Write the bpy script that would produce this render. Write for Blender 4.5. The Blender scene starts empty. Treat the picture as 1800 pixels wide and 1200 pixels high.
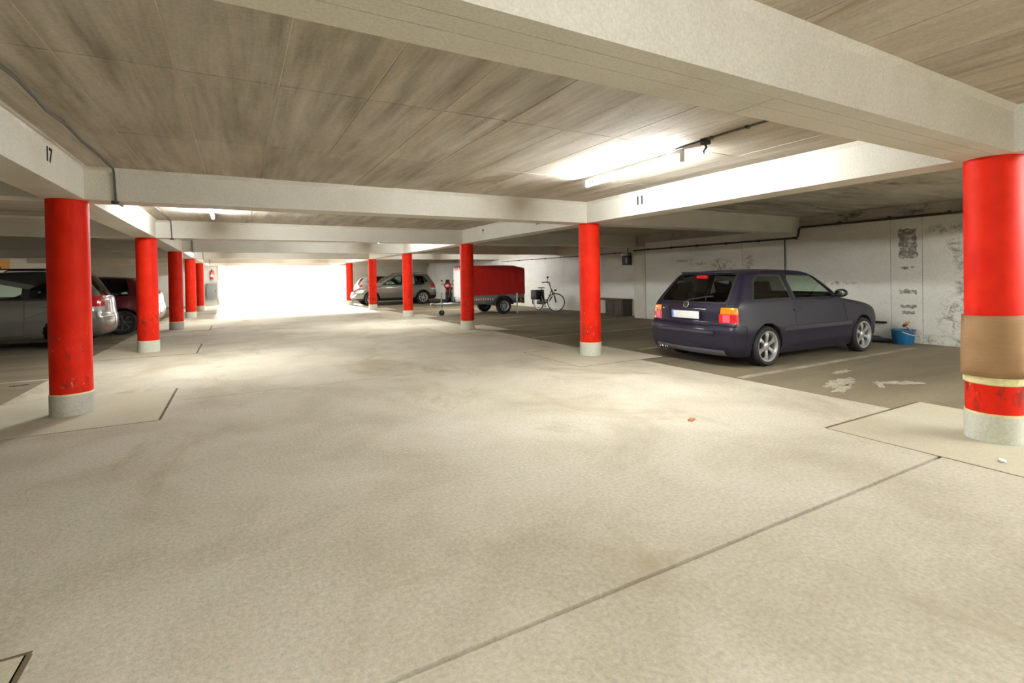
import bpy, bmesh, math, random
import numpy as np
from mathutils import Vector, Matrix

random.seed(7)
scn = bpy.context.scene
col = scn.collection

# ------------------------------------------------------------------ camera
HC, YAW, PITCH, ROLL = 1.3408, 0.50426, -0.00937, -0.01645
F = Vector((math.sin(YAW) * math.cos(PITCH), math.cos(YAW) * math.cos(PITCH), math.sin(PITCH)))
R0 = Vector((math.cos(YAW), -math.sin(YAW), 0.0))
U0 = R0.cross(F)
RR = R0 * math.cos(ROLL) + U0 * math.sin(ROLL)
UU = U0 * math.cos(ROLL) - R0 * math.sin(ROLL)
cam_d = bpy.data.cameras.new('camera')
cam_d.sensor_width = 36.0
cam_d.lens = 876.07 / 1800 * 36.0
cam_d.shift_y = -(600 - 494.2) / 1800
cam_d.clip_start = 0.05
cam_d.clip_end = 500
cam = bpy.data.objects.new('camera', cam_d)
m = Matrix((RR, UU, -F)).transposed().to_4x4()
m.translation = Vector((0, 0, HC))
cam.matrix_world = m
col.objects.link(cam)
scn.camera = cam

# ------------------------------------------------------------------ world, sun, exposure
SKY = 11.0
w = bpy.data.worlds.new('overcast_sky')
scn.world = w
w.use_nodes = True
bg = w.node_tree.nodes['Background']
bg.inputs[0].default_value = (0.93, 0.97, 1.0, 1)
bg.inputs[1].default_value = SKY
sun_d = bpy.data.lights.new('sun', 'SUN')
sun_d.energy = 36.0
sun_d.angle = 0.05
sun_d.color = (1.0, 0.96, 0.9)
sun = bpy.data.objects.new('sun', sun_d)
el, az = math.radians(11), math.radians(-2)
sd = Vector((math.sin(az) * math.cos(el), math.cos(az) * math.cos(el), math.sin(el)))
sun.rotation_euler = sd.to_track_quat('Z', 'Y').to_euler()
col.objects.link(sun)
TUBE = 470.0          # emission strength of the fluorescent tubes
scn.view_settings.view_transform = 'Standard'
scn.view_settings.look = 'None'
scn.view_settings.gamma = 1.0
scn.view_settings.use_curve_mapping = False
scn.view_settings.exposure = 0.34
scn.cycles.max_bounces = 10
scn.cycles.diffuse_bounces = 8
scn.cycles.sample_clamp_indirect = 8.0

# ------------------------------------------------------------------ materials
def srgb(h):
    if isinstance(h, str):
        h = [int(h[i:i + 2], 16) / 255 for i in (0, 2, 4)]
    return tuple((c / 12.92 if c <= 0.04045 else ((c + 0.055) / 1.055) ** 2.4) for c in h) + (1.0,)

def newmat(name):
    mt = bpy.data.materials.new(name)
    mt.use_nodes = True
    nt = mt.node_tree
    return mt, nt, nt.nodes['Principled BSDF']

def ramp(nt, src, stops, interp='LINEAR'):
    r = nt.nodes.new('ShaderNodeValToRGB')
    r.color_ramp.interpolation = interp
    e = r.color_ramp.elements
    while len(e) < len(stops):
        e.new(0.5)
    for i, (p, c) in enumerate(stops):
        e[i].position = p
        e[i].color = c if len(c) == 4 else c + (1,)
    nt.links.new(src, r.inputs[0])
    return r.outputs[0]

def noise(nt, vec, scale, detail=4, rough=0.6, dist=0.0):
    n = nt.nodes.new('ShaderNodeTexNoise')
    n.inputs['Scale'].default_value = scale
    n.inputs['Detail'].default_value = detail
    n.inputs['Roughness'].default_value = rough
    n.inputs['Distortion'].default_value = dist
    if vec is not None:
        nt.links.new(vec, n.inputs['Vector'])
    return n.outputs['Fac']

def mapping(nt, scale=(1, 1, 1), loc=(0, 0, 0), rot=(0, 0, 0), kind='world'):
    if kind == 'world':
        g = nt.nodes.new('ShaderNodeNewGeometry').outputs['Position']
    else:
        g = nt.nodes.new('ShaderNodeTexCoord').outputs['Object']
    mp = nt.nodes.new('ShaderNodeMapping')
    mp.inputs['Scale'].default_value = scale
    mp.inputs['Location'].default_value = loc
    mp.inputs['Rotation'].default_value = rot
    nt.links.new(g, mp.inputs['Vector'])
    return mp.outputs[0]

def mix(nt, fac, a, b, mode='MIX'):
    n = nt.nodes.new('ShaderNodeMix')
    n.data_type = 'RGBA'
    n.blend_type = mode
    for s, v in ((n.inputs[0], fac), (n.inputs[6], a), (n.inputs[7], b)):
        if hasattr(v, 'is_linked') or isinstance(v, bpy.types.NodeSocket):
            nt.links.new(v, s)
        else:
            s.default_value = v
    return n.outputs[2]

def bump(nt, bs, src, strength=0.3, dist=0.01):
    b = nt.nodes.new('ShaderNodeBump')
    b.inputs['Strength'].default_value = strength
    b.inputs['Distance'].default_value = dist
    nt.links.new(src, b.inputs['Height'])
    nt.links.new(b.outputs[0], bs.inputs['Normal'])

def plain(name, c, rough=0.5, metal=0.0, coat=0.0, var=0.06, scale=30, emit=None):
    mt, nt, bs = newmat(name)
    c = srgb(c)
    v = mapping(nt, kind='object')
    n = noise(nt, v, scale, 3)
    d = tuple(max(0, x * (1 - var * 2)) for x in c[:3]) + (1,)
    l = tuple(min(1, x * (1 + var * 2)) for x in c[:3]) + (1,)
    nt.links.new(ramp(nt, n, [(0.3, d), (0.7, l)]), bs.inputs['Base Color'])
    bs.inputs['Roughness'].default_value = rough
    bs.inputs['Metallic'].default_value = metal
    bs.inputs['Coat Weight'].default_value = coat
    bs.inputs['Coat Roughness'].default_value = 0.05
    if emit:
        bs.inputs['Emission Color'].default_value = srgb(emit[0])
        bs.inputs['Emission Strength'].default_value = emit[1]
    return mt

M = {}

def concrete(name, lo, mid, hi, scale=1.2, grain=60, stretch=(1, 1, 1), bstr=0.25, rnd=0.0, rough=0.85, stain=None, streak=None, blots=None, gf=0.45):
    mt, nt, bs = newmat(name)
    v = mapping(nt, stretch)
    v0 = mapping(nt)
    n1 = noise(nt, v, scale, 6, 0.62, 0.4)
    c = ramp(nt, n1, [(0.28, srgb(lo)), (0.5, srgb(mid)), (0.74, srgb(hi))])
    n2 = noise(nt, v0, grain, 3, 0.7)
    c = mix(nt, gf, c, ramp(nt, n2, [(0.25, (0.45, 0.44, 0.42, 1)), (0.75, (1, 1, 1, 1))]), 'MULTIPLY')
    if stain:
        n3 = noise(nt, mapping(nt, stain[2]), stain[0], 6, 0.7, 0.6)
        k = ramp(nt, n3, [(stain[3], (0, 0, 0, 1)), (stain[3] + 0.12, (1, 1, 1, 1))])
        c = mix(nt, k, c, srgb(stain[1]))
    if streak:
        n4 = noise(nt, mapping(nt, streak[0]), 1.0, 5, 0.65, 0.2)
        n5 = noise(nt, mapping(nt), 0.45, 3, 0.5)
        k = ramp(nt, n5, [(0.38, (0.25, 0.25, 0.25, 1)), (0.62, (1, 1, 1, 1))])
        c = mix(nt, k, c, mix(nt, streak[1], c, ramp(nt, n4, [(0.30, (0.30, 0.27, 0.23, 1)), (0.5, (0.85, 0.83, 0.80, 1)), (0.70, (1.25, 1.25, 1.25, 1))]), 'MULTIPLY'))
    for cy_, cz_, ry_, rz_, cc_ in (blots or ()):
        # an old flaked area with its own place on the wall
        mp_ = mapping(nt, (0, 1 / ry_, 1 / rz_), (0, -cy_ / ry_, -cz_ / rz_))
        gr = nt.nodes.new('ShaderNodeVectorMath'); gr.operation = 'LENGTH'
        nt.links.new(mp_, gr.inputs[0])
        fall = ramp(nt, gr.outputs['Value'], [(0.35, (1, 1, 1, 1)), (1.0, (0, 0, 0, 1))])
        nb = noise(nt, mapping(nt, (1, 1.0, 1.4)), 7.0, 6, 0.72, 0.8)
        kb = ramp(nt, nb, [(0.47, (0, 0, 0, 1)), (0.56, (0.8, 0.8, 0.8, 1))])
        c = mix(nt, mix(nt, 1.0, kb, fall, 'MULTIPLY'), c, srgb(cc_))
    if rnd:
        oi = nt.nodes.new('ShaderNodeObjectInfo').outputs['Random']
        c = mix(nt, 1.0, c, ramp(nt, oi, [(0, (1 - rnd, 1 - rnd, 1 - rnd, 1)), (1, (1 + rnd * 0, 1, 1, 1))]), 'MULTIPLY')
    nt.links.new(c, bs.inputs['Base Color'])
    bs.inputs['Roughness'].default_value = rough
    bs.inputs['Specular IOR Level'].default_value = 0.3
    bump(nt, bs, n2, bstr, 0.004)
    return mt

M['floor'] = concrete('brushed_concrete', 'b0a692', 'c6beab', 'd6cfc0', 0.8, 42, (1, 1, 1), 0.9, gf=0.6,
                      stain=(0.7, 'a2967f', (1.0, 0.6, 1), 0.54))
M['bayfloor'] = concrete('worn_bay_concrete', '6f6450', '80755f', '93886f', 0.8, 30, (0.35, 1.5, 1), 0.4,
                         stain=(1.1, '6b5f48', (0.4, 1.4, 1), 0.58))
M['pad'] = concrete('smooth_pad_concrete', 'bcb49c', 'c5bea7', 'cfc9b4', 0.9, 80, (1, 1, 1), 0.1)
M['joint'] = concrete('joint_sealant', '5c4f3b', '6b5d46', '7a6b52', 4, 60)
M['beam'] = concrete('beam_concrete', 'd6d1c4', 'e0dcd1', 'e8e5db', 0.9, 70, (1, 1, 1), 0.12)
M['fillet'] = concrete('pale_mortar', 'd0ccc0', 'dcd8cd', 'e6e3da', 2.5, 60)
M['soffit'] = M['beam']
M['ceil'] = concrete('board_marked_concrete', 'aba190', 'c3baab', 'dcd5ca', 1.1, 55, (3.0, 0.55, 1), 0.25, rnd=0.12, streak=((8, 0.5, 1), 0.62),
                     stain=(0.9, '93826a', (2.2, 0.5, 1), 0.60))
M['ceilseam'] = concrete('ceiling_joint_lime', 'c8c0ae', 'd6cfbf', 'e2dccf', 3.0, 60)
M['ceilbay'] = concrete('damp_board_concrete', 'a89f90', 'c4bcae', 'd6d0c5', 1.2, 55, (0.7, 2.2, 1), 0.25, rnd=0.10, streak=((0.6, 6, 1), 0.6),
                        stain=(1.0, '73695a', (0.6, 1.8, 1), 0.57))
M['wall'] = concrete('painted_wall', 'd8d6ca', 'e4e2d8', 'ecebe3', 1.0, 50, (1, 0.6, 2.0), 0.15,
                     stain=(1.1, '9d988a', (1, 0.9, 3.2), 0.655),
                     blots=((3.85, .55, .30, .45, '7d7970'), (3.85, 1.7, .16, .28, '77736a'), (3.72, 1.15, .14, .6, '7d7970'), (3.9, 2.05, .45, .12, '8b877c'),
                            (5.8, 1.1, .5, .05, '77725f'), (9.8, 1.72, .5, .07, '857f6c'), (9.3, 1.6, .4, .05, '857f6c'), (7.8, 1.6, .18, .35, '8f8a78'), (8.6, 1.5, .5, .3, 'a09a88'), (4.0, .08, .8, .12, '8b8678')))
M['wallup'] = concrete('shaded_upper_wall', 'c6c1b2', 'd4d0c3', 'dfdbd0', 1.0, 50, (1, 0.6, 2.0), 0.15,
                       stain=(1.1, '7c776a', (1, 0.9, 3.2), 0.64))  # wall paint with the upper wall's shade put into its grey; stains are dirt
M['wallrim'] = concrete('sooty_wall_top', '9a958d', 'b2ada4', 'c6c1b8', 1.4, 50, (1, 0.8, 2.0), 0.15,
                        stain=(1.8, '57534c', (1, 0.8, 3.0), 0.55))
M['wallfar'] = concrete('far_wall_paint', 'd6d4cf', 'e2e0db', 'eae9e5', 0.8, 40, (1, 1, 1), 0.1,
                        stain=(0.9, 'a5a29b', (1.2, 1, 0.8), 0.64))
M['pilaster'] = concrete('pilaster_paint', 'c4c0b0', 'd2cebf', 'dedbce', 1.3, 50, (1, 1, 0.6), 0.15,
                         stain=(1.6, '9a9584', (1.5, 1.5, 0.5), 0.62))

def red_paint():
    mt, nt, bs = newmat('red_column_paint')
    v = mapping(nt, kind='object')
    n = noise(nt, v, 3.0, 3)
    c = ramp(nt, n, [(0.3, srgb('cc1704')), (0.7, srgb('e22a09'))])
    # scuffs: car-bumper height only, dark rubbed and pale chipped flecks
    sep = nt.nodes.new('ShaderNodeSeparateXYZ')
    nt.links.new(v, sep.inputs[0])
    zc = sep.outputs['Z']
    zr = ramp(nt, zc, [(0.18, (0, 0, 0, 1)), (0.3, (1, 1, 1, 1)), (0.62, (1, 1, 1, 1)), (0.95, (0, 0, 0, 1))])
    oi = nt.nodes.new('ShaderNodeObjectInfo').outputs['Random']
    ad = nt.nodes.new('ShaderNodeVectorMath')
    ad.operation = 'ADD'
    cmb = nt.nodes.new('ShaderNodeCombineXYZ')
    mm = nt.nodes.new('ShaderNodeMath'); mm.operation = 'MULTIPLY'; mm.inputs[1].default_value = 37.0
    nt.links.new(oi, mm.inputs[0]); nt.links.new(mm.outputs[0], cmb.inputs[0])
    mp = mapping(nt, (7, 7, 3), kind='object')
    nt.links.new(mp, ad.inputs[0]); nt.links.new(cmb.outputs[0], ad.inputs[1])
    n2 = noise(nt, ad.outputs[0], 1.0, 5, 0.7)
    k = ramp(nt, n2, [(0.53, (0, 0, 0, 1)), (0.64, (0.75, 0.75, 0.75, 1))])
    k = mix(nt, 1.0, k, zr, 'MULTIPLY')
    c = mix(nt, k, c, srgb('5a2a1e'))
    mp2 = mapping(nt, (26, 26, 11), kind='object')
    ad2 = nt.nodes.new('ShaderNodeVectorMath'); ad2.operation = 'ADD'
    nt.links.new(mp2, ad2.inputs[0]); nt.links.new(cmb.outputs[0], ad2.inputs[1])
    n3 = noise(nt, ad2.outputs[0], 1.0, 4, 0.7)
    k3 = ramp(nt, n3, [(0.63, (0, 0, 0, 1)), (0.68, (0.7, 0.7, 0.7, 1))])
    k3 = mix(nt, 1.0, k3, zr, 'MULTIPLY')
    c = mix(nt, k3, c, srgb('d98a6c'))
    nt.links.new(c, bs.inputs['Base Color'])
    bs.inputs['Roughness'].default_value = 0.6
    bs.inputs['Specular IOR Level'].default_value = 0.18
    bump(nt, bs, noise(nt, v, 40, 3), 0.12, 0.003)
    return mt
M['red'] = red_paint()
M['plinth'] = concrete('plinth_paint', 'ced0c2', 'dadccd', 'e2e3d8', 2.0, 50)
M['plinthgrey'] = concrete('bare_plinth', 'b3b0a6', 'c0bdb3', 'cccabf', 2.0, 50)
M['cream'] = plain('cream_rope', 'e2d6a0', 0.8)
M['white_line'] = concrete('worn_road_paint', '877d68', 'a39a86', 'bfb8a7', 3.0, 40, (1, 1, 1), 0.1)
M['scuff'] = concrete('spilt_white_paint', '8f856f', 'b0a896', 'cbc4b5', 9.0, 40, (1, 1, 1), 0.1)
M['paintmark'] = plain('stencil_paint', '14140f', 0.95)

def cardboard():
    mt, nt, bs = newmat('brown_cardboard')
    v = mapping(nt, (1, 1, 14), kind='object')
    n = noise(nt, v, 6, 3)
    n2 = noise(nt, mapping(nt, kind='object'), 2.5, 3)
    c = ramp(nt, n2, [(0.3, srgb('8a6a48')), (0.7, srgb('a3825b'))])
    c = mix(nt, 0.4, c, ramp(nt, n, [(0.3, (0.75, 0.72, 0.68, 1)), (0.7, (1, 1, 1, 1))]), 'MULTIPLY')
    nt.links.new(c, bs.inputs['Base Color'])
    bs.inputs['Roughness'].default_value = 0.8
    bump(nt, bs, n, 0.2, 0.003)
    return mt
M['card'] = cardboard()

def carpaint(name, c, flake=0.0, metal=0.0, rough=0.35, coat=1.0):
    mt, nt, bs = newmat(name)
    c = srgb(c)
    v = mapping(nt, kind='object')
    n = noise(nt, v, 350, 2)
    l = tuple(min(1, x * (1 + flake) + flake * 0.02) for x in c[:3]) + (1,)
    d = tuple(x * (1 - flake * 0.6) for x in c[:3]) + (1,)
    cc = ramp(nt, n, [(0.35, d), (0.65, l)])
    bf = nt.nodes.new('ShaderNodeNewGeometry').outputs['Backfacing']
    cc = mix(nt, bf, cc, (0.012, 0.012, 0.013, 1))      # inner side of the shell is dark trim
    nt.links.new(cc, bs.inputs['Base Color'])
    bs.inputs['Metallic'].default_value = metal
    bs.inputs['Roughness'].default_value = rough
    bs.inputs['Specular IOR Level'].default_value = 0.25
    bs.inputs['Coat Weight'].default_value = coat
    bs.inputs['Coat Roughness'].default_value = 0.04
    return mt
M['navy'] = carpaint('dark_violet_blue_paint', '110d21', 0.35, 0.05, 0.5, 0.28)
M['greyp'] = carpaint('warm_grey_metallic_paint', '77756e', 0.15, 0.6, 0.35)
M['dred'] = carpaint('dark_red_metallic_paint', '5a1420', 0.3, 0.5, 0.3)
M['silver'] = carpaint('greenish_silver_paint', '74756c', 0.15, 0.45, 0.35)
M['pale'] = carpaint('pale_silver_paint', 'c4c8c8', 0.1, 0.3, 0.3)
M['grey2'] = carpaint('mid_grey_paint', '9a9a98', 0.12, 0.4, 0.35)

def glass(name, tint, alpha):
    mt, nt, bs = newmat(name)
    out = nt.nodes['Material Output']
    tr = nt.nodes.new('ShaderNodeBsdfTransparent')
    tr.inputs[0].default_value = tint
    gl = nt.nodes.new('ShaderNodeBsdfGlossy')
    gl.inputs['Roughness'].default_value = 0.03
    lw = nt.nodes.new('ShaderNodeLayerWeight')
    lw.inputs[0].default_value = 0.5
    pw = nt.nodes.new('ShaderNodeMath'); pw.operation = 'POWER'; pw.inputs[1].default_value = 3.0
    nt.links.new(lw.outputs['Facing'], pw.inputs[0])
    fr = nt.nodes.new('ShaderNodeMath'); fr.operation = 'MULTIPLY_ADD'; fr.inputs[1].default_value = 0.75; fr.inputs[2].default_value = 0.04
    nt.links.new(pw.outputs[0], fr.inputs[0])
    mx = nt.nodes.new('ShaderNodeMixShader')
    nt.links.new(fr.outputs[0], mx.inputs[0])
    nt.links.new(tr.outputs[0], mx.inputs[1])
    nt.links.new(gl.outputs[0], mx.inputs[2])
    nt.links.new(mx.outputs[0], out.inputs[0])
    nt.nodes.remove(bs)
    return mt
M['glass'] = glass('green_car_glass', (0.80, 0.92, 0.84, 1), 0)
M['tint'] = glass('dark_car_glass', (0.16, 0.17, 0.17, 1), 0)
M['black'] = plain('black_plastic', '17171a', 0.5)
M['liner'] = plain('arch_liner', '0c0c0d', 0.9)
M['tyre'] = plain('tyre_rubber', '1d1d1e', 0.75, scale=60)
M['rim'] = plain('alloy_silver', 'b9bbbc', 0.32, 0.7)
M['rimdark'] = plain('dull_wheel_cover', '4a4a4a', 0.5, 0.4)
M['steel'] = plain('galvanised_steel', '9b9d9c', 0.42, 0.7, scale=18, var=0.12)
M['chrome'] = plain('chrome', 'd8dadc', 0.12, 1.0)
M['disc'] = plain('brake_disc', '3a3a3a', 0.5, 0.5)
M['trim'] = plain('dark_side_trim', '2c2b33', 0.4)
M['greytrim'] = plain('valance_reflection_grey', '6b6b78', 0.35, 0.3, 0.5)  # lighter grey paints in the reflection on the dark bumper's lower lip
M['amber'] = plain('amber_lens', 'e07a10', 0.15, 0, 1.0, var=0.02)
M['redlens'] = plain('red_lens', 'c01820', 0.15, 0, 1.0, var=0.02)
M['reflex'] = plain('pink_reflector', 'e2566c', 0.3, 0, 1.0, var=0.15, scale=260)
M['clearlens'] = plain('clear_lens', 'd6dadb', 0.08, 0.3, 1.0, var=0.02)
M['plate'] = plain('white_plate', 'd9d9d9', 0.4, var=0.02)
M['plateblue'] = plain('blue_plate_band', '4a78c0', 0.4, var=0.02)
M['seat'] = plain('dark_upholstery', '1c1c20', 0.9)
M['tarp'] = plain('red_tarpaulin', 'b31410', 0.5, var=0.05, scale=4)
M['tarpwhite'] = plain('white_tarpaulin', 'f0f0ee', 0.5, var=0.01)
M['white'] = plain('white_enamel', 'e8e8e6', 0.35, var=0.02)
M['grey'] = plain('grey_enamel', '7d8080', 0.5)
M['redgloss'] = plain('red_gloss_paint', 'c4161a', 0.25, 0, 0.8)
M['blue'] = plain('blue_plastic', '125a85', 0.42)
M['brownbox'] = plain('dark_stained_board', '4c443a', 0.7, scale=9, var=0.15)
M['yellow'] = plain('yellow_panel_paint', 'e0a02c', 0.6)
M['orange'] = plain('orange_plastic', 'e0701c', 0.5)
M['mirror'] = plain('mirror_glass', 'c0c6c8', 0.05, 1.0)
M['straw'] = plain('brush_bristle', 'c49a3a', 0.9)
M['pink'] = plain('pink_plastic', 'b06a78', 0.5)
M['leaf'] = plain('dry_leaf', 'a8683c', 0.9)
M['paper'] = plain('white_paper', 'e8e8e4', 0.9)
M['cable'] = plain('grey_cable', '5a5852', 0.7)
M['cabledark'] = plain('dark_conduit', '36342f', 0.7)
M['asphalt'] = concrete('driveway_asphalt', '8a8a88', '9a9a98', 'aaaaa8', 1, 50)
def emis():
    mt, nt, bs = newmat('lit_fluorescent_tube')
    bs.inputs['Emission Color'].default_value = (0.975, 1.0, 0.985, 1)
    bs.inputs['Emission Strength'].default_value = TUBE
    bs.inputs['Base Color'].default_value = (1, 1, 1, 1)
    return mt
M['tube'] = emis()

# ------------------------------------------------------------------ mesh helpers
class MB:
    def __init__(s):
        s.v = []; s.f = []
    def add(s, vs, fs):
        n = len(s.v)
        s.v += [tuple(v) for v in vs]
        s.f += [tuple(i + n for i in f) for f in fs]
        return s
    def box(s, x0, x1, y0, y1, z0, z1):
        vs = [(x, y, z) for z in (z0, z1) for y in (y0, y1) for x in (x0, x1)]
        return s.add(vs, [(0, 2, 3, 1), (4, 5, 7, 6), (0, 1, 5, 4), (2, 6, 7, 3), (0, 4, 6, 2), (1, 3, 7, 5)])
    def bbox(s, x0, x1, y0, y1, z0, z1, b=0.01):
        """box with chamfered vertical and horizontal edges"""
        bm = bmesh.new()
        bmesh.ops.create_cube(bm, size=1)
        for v in bm.verts:
            v.co = Vector(((x0 + x1) / 2 + v.co.x * (x1 - x0), (y0 + y1) / 2 + v.co.y * (y1 - y0), (z0 + z1) / 2 + v.co.z * (z1 - z0)))
        bmesh.ops.bevel(bm, geom=bm.edges[:], offset=b, segments=2, affect='EDGES', profile=0.6)
        bm.verts.ensure_lookup_table()
        s.add([v.co for v in bm.verts], [[v.index for v in f.verts] for f in bm.faces])
        bm.free()
        return s
    def prism(s, poly, h0, h1, axis='y'):
        n = len(poly)
        def p(a, b, h):
            return {'y': (a, h, b), 'z': (a, b, h), 'x': (h, a, b)}[axis]
        vs = [p(a, b, h0) for a, b in poly] + [p(a, b, h1) for a, b in poly]
        fs = [tuple(range(n)), tuple(range(2 * n - 1, n - 1, -1))]
        fs += [(i, i + n, (i + 1) % n + n, (i + 1) % n) for i in range(n)]
        return s.add(vs, fs)
    def lathe(s, prof, n=32, axis='z', c=(0, 0, 0), closed=False):
        k = len(prof)
        vs = []
        for i in range(n):
            a = 2 * math.pi * i / n
            for r, h in prof:
                q = {'z': (r * math.cos(a), r * math.sin(a), h), 'y': (r * math.cos(a), h, r * math.sin(a)), 'x': (h, r * math.cos(a), r * math.sin(a))}[axis]
                vs.append((q[0] + c[0], q[1] + c[1], q[2] + c[2]))
        fs = []
        kk = k if closed else k - 1
        for i in range(n):
            for j in range(kk):
                a, b = i * k + j, i * k + (j + 1) % k
                c2, d = ((i + 1) % n) * k + (j + 1) % k, ((i + 1) % n) * k + j
                fs.append((a, d, c2, b))
        return s.add(vs, fs)
    def tube(s, pts, r, n=8, cap=True):
        pts = [Vector(p) for p in pts]
        rs = r if isinstance(r, (list, tuple)) else [r] * len(pts)
        vs = []
        prev = None
        for i, p in enumerate(pts):
            d = (pts[min(i + 1, len(pts) - 1)] - pts[max(i - 1, 0)]).normalized()
            if prev is None:
                a = d.orthogonal().normalized()
            else:
                a = (prev - d * prev.dot(d)).normalized()
            prev = a
            b = d.cross(a)
            for j in range(n):
                t = 2 * math.pi * j / n
                vs.append(p + (a * math.cos(t) + b * math.sin(t)) * rs[i])
        fs = []
        for i in range(len(pts) - 1):
            for j in range(n):
                fs.append((i * n + j, i * n + (j + 1) % n, (i + 1) * n + (j + 1) % n, (i + 1) * n + j))
        if cap:
            fs.append(tuple(range(n - 1, -1, -1)))
            fs.append(tuple((len(pts) - 1) * n + j for j in range(n)))
        return s.add(vs, fs)
    def cyl(s, p, q, r, n=16):
        return s.tube([p, q], r, n)
    def torus(s, c, Rr, r, axis='y', n=40, k=10):
        prof = [(Rr + r * math.cos(2 * math.pi * j / k), r * math.sin(2 * math.pi * j / k)) for j in range(k)]
        return s.lathe(prof, n, axis, c, closed=True)
    def ellipsoid(s, c, rx, ry, rz, n=16, k=10):
        vs, fs = [], []
        for i in range(k + 1):
            t = math.pi * i / k
            for j in range(n):
                a = 2 * math.pi * j / n
                vs.append((c[0] + rx * math.sin(t) * math.cos(a), c[1] + ry * math.sin(t) * math.sin(a), c[2] + rz * math.cos(t)))
        for i in range(k):
            for j in range(n):
                fs.append((i * n + j, (i + 1) * n + j, (i + 1) * n + (j + 1) % n, i * n + (j + 1) % n))
        return s.add(vs, fs)
    def mesh(s, name, smooth=True, ang=35):
        me = bpy.data.meshes.new(name)
        me.from_pydata(s.v, [], s.f)
        bm = bmesh.new(); bm.from_mesh(me)
        bmesh.ops.remove_doubles(bm, verts=bm.verts, dist=1e-6)
        bmesh.ops.recalc_face_normals(bm, faces=bm.faces)
        bm.to_mesh(me); bm.free()
        if smooth:
            me.shade_smooth()
            me.set_sharp_from_angle(angle=math.radians(ang))
        return me
    def build(s, name, mat, parent=None, loc=(0, 0, 0), rot=(0, 0, 0), smooth=True, ang=35):
        return link(name, s.mesh(name, smooth, ang), mat, parent, loc, rot)

def link(name, me, mat, parent=None, loc=(0, 0, 0), rot=(0, 0, 0)):
    if mat is not None and len(me.materials) == 0:
        me.materials.append(M[mat] if isinstance(mat, str) else mat)
    o = bpy.data.objects.new(name, me)
    o.location = loc
    o.rotation_euler = rot
    if parent:
        o.parent = parent
    col.objects.link(o)
    return o

def tag(o, label=None, cat=None, group=None, kind=None):
    if label: o['label'] = label
    if cat: o['category'] = cat
    if group: o['group'] = group
    if kind: o['kind'] = kind
    return o

def empty(name, loc=(0, 0, 0), rz=0.0, label=None, cat=None, group=None):
    o = bpy.data.objects.new(name, None)
    o.empty_display_size = 0.2
    o.location = loc
    o.rotation_euler = (0, 0, rz)
    col.objects.link(o)
    return tag(o, label, cat, group)

def struct(o, label=None):
    o['kind'] = 'structure'
    if label: o['label'] = label
    return o

# ------------------------------------------------------------------ layout
XL, XR, Y0, S = -1.519, 5.214, 1.604, 5.128
ZB, ZC = 2.2, 2.54          # beam underside, ceiling
HW = 0.172                  # half beam width
XWL, XWR, XREC = -7.4, 10.85, 11.35
YB, YF = -9.0, 32.5         # back wall, far wall
rows = [Y0 + k * S for k in range(-2, 7)]

# ------------------------------------------------------------------ floor
fl = struct(MB().box(XWL - 0.2, XREC + 0.2, YB, YF + 0.3, -0.25, -0.02).build('floor', 'joint'))
def slab(x0, x1, y0, y1, mat, name='floor_slab', g=0.006, z=0.0):
    return MB().box(x0 + g, x1 - g, y0 + g, y1 - g, -0.06, z).build(name, mat, fl, smooth=False)
XE = 5.55                   # where the bright lane concrete stops and the bay concrete starts
P = 0.82
jy = [YB] + [Y0 + 0.04 + k * S for k in range(-1, 6)] + [YF + 0.3]
for a, b in zip(jy[:-1], jy[1:]):
    near = a < 2.0
    slab(XL - P, XE, a, b, 'floor', g=0.012 if near else 0.004)
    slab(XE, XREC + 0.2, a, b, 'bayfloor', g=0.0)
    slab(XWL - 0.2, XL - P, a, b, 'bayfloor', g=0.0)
for k in range(-1, 6):
    y = Y0 + k * S
    q = 0.012 if k < 2 else 0.005
    for cx, jn in ((XL, ((XL + P, y - P, XL + P + 0.025, y + P), ) + (((XL - P, y + P, XL + P + 0.02, y + P + 0.022), ) if k == 0 else ())), (XR, ((XR - P, y + P, XR + P, y + P + 0.03), ))):
        MB().box(cx - P - 0.006, cx + P + 0.006, y - P - 0.006, y + P + 0.006, -0.05, 0.0015).build('pad_joint', 'joint', fl, smooth=False)
        for j in jn:
            MB().box(j[0], j[2], j[1], j[3], -0.05, 0.0015).build('pad_joint', 'joint', fl, smooth=False)
        slab(cx - P, cx + P, y - P, y + P, 'pad', 'column_pad', 0.0, 0.004)
for k in range(0, 6):       # white lines between the bays
    ym = Y0 + (k + 0.5) * S
    MB().box(5.6, 10.2, ym - 0.05, ym + 0.05, 0, 0.003).build('bay_line', 'white_line', fl, smooth=False)
    MB().box(-6.9, -2.1, ym - 0.05, ym + 0.05, 0, 0.003).build('bay_line', 'white_line', fl, smooth=False)
    if k > 0:
        yk = Y0 + k * S
        MB().box(6.3, 10.2, yk - 0.05, yk + 0.05, 0, 0.003).build('bay_line', 'white_line', fl, smooth=False)
def blob(cx, cy, rx, ry, rz, seed):
    rg = random.Random(seed)
    n = 40
    pts = []
    for i in range(n):
        a = 2 * math.pi * i / n
        k = rg.uniform(0.45, 1.1)
        x, y = rx * k * math.cos(a), ry * k * math.sin(a)
        pts.append((cx + x * math.cos(rz) - y * math.sin(rz), cy + x * math.sin(rz) + y * math.cos(rz)))
    return pts
for i, (cx, cy, rx, ry, rz) in enumerate(((6.35, 3.35, 0.42, 0.13, 0.2), (6.9, 2.95, 0.30, 0.12, -0.5), (6.0, 3.15, 0.3, 0.08, 0.3), (7.05, 3.7, 0.25, 0.06, 0.1), (6.6, 3.05, 0.22, 0.05, 0.6))):
    MB().prism(blob(cx, cy, rx, ry, rz, i), 0, 0.003, 'z').build('paint_spill', 'scuff', fl, smooth=False)

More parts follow.
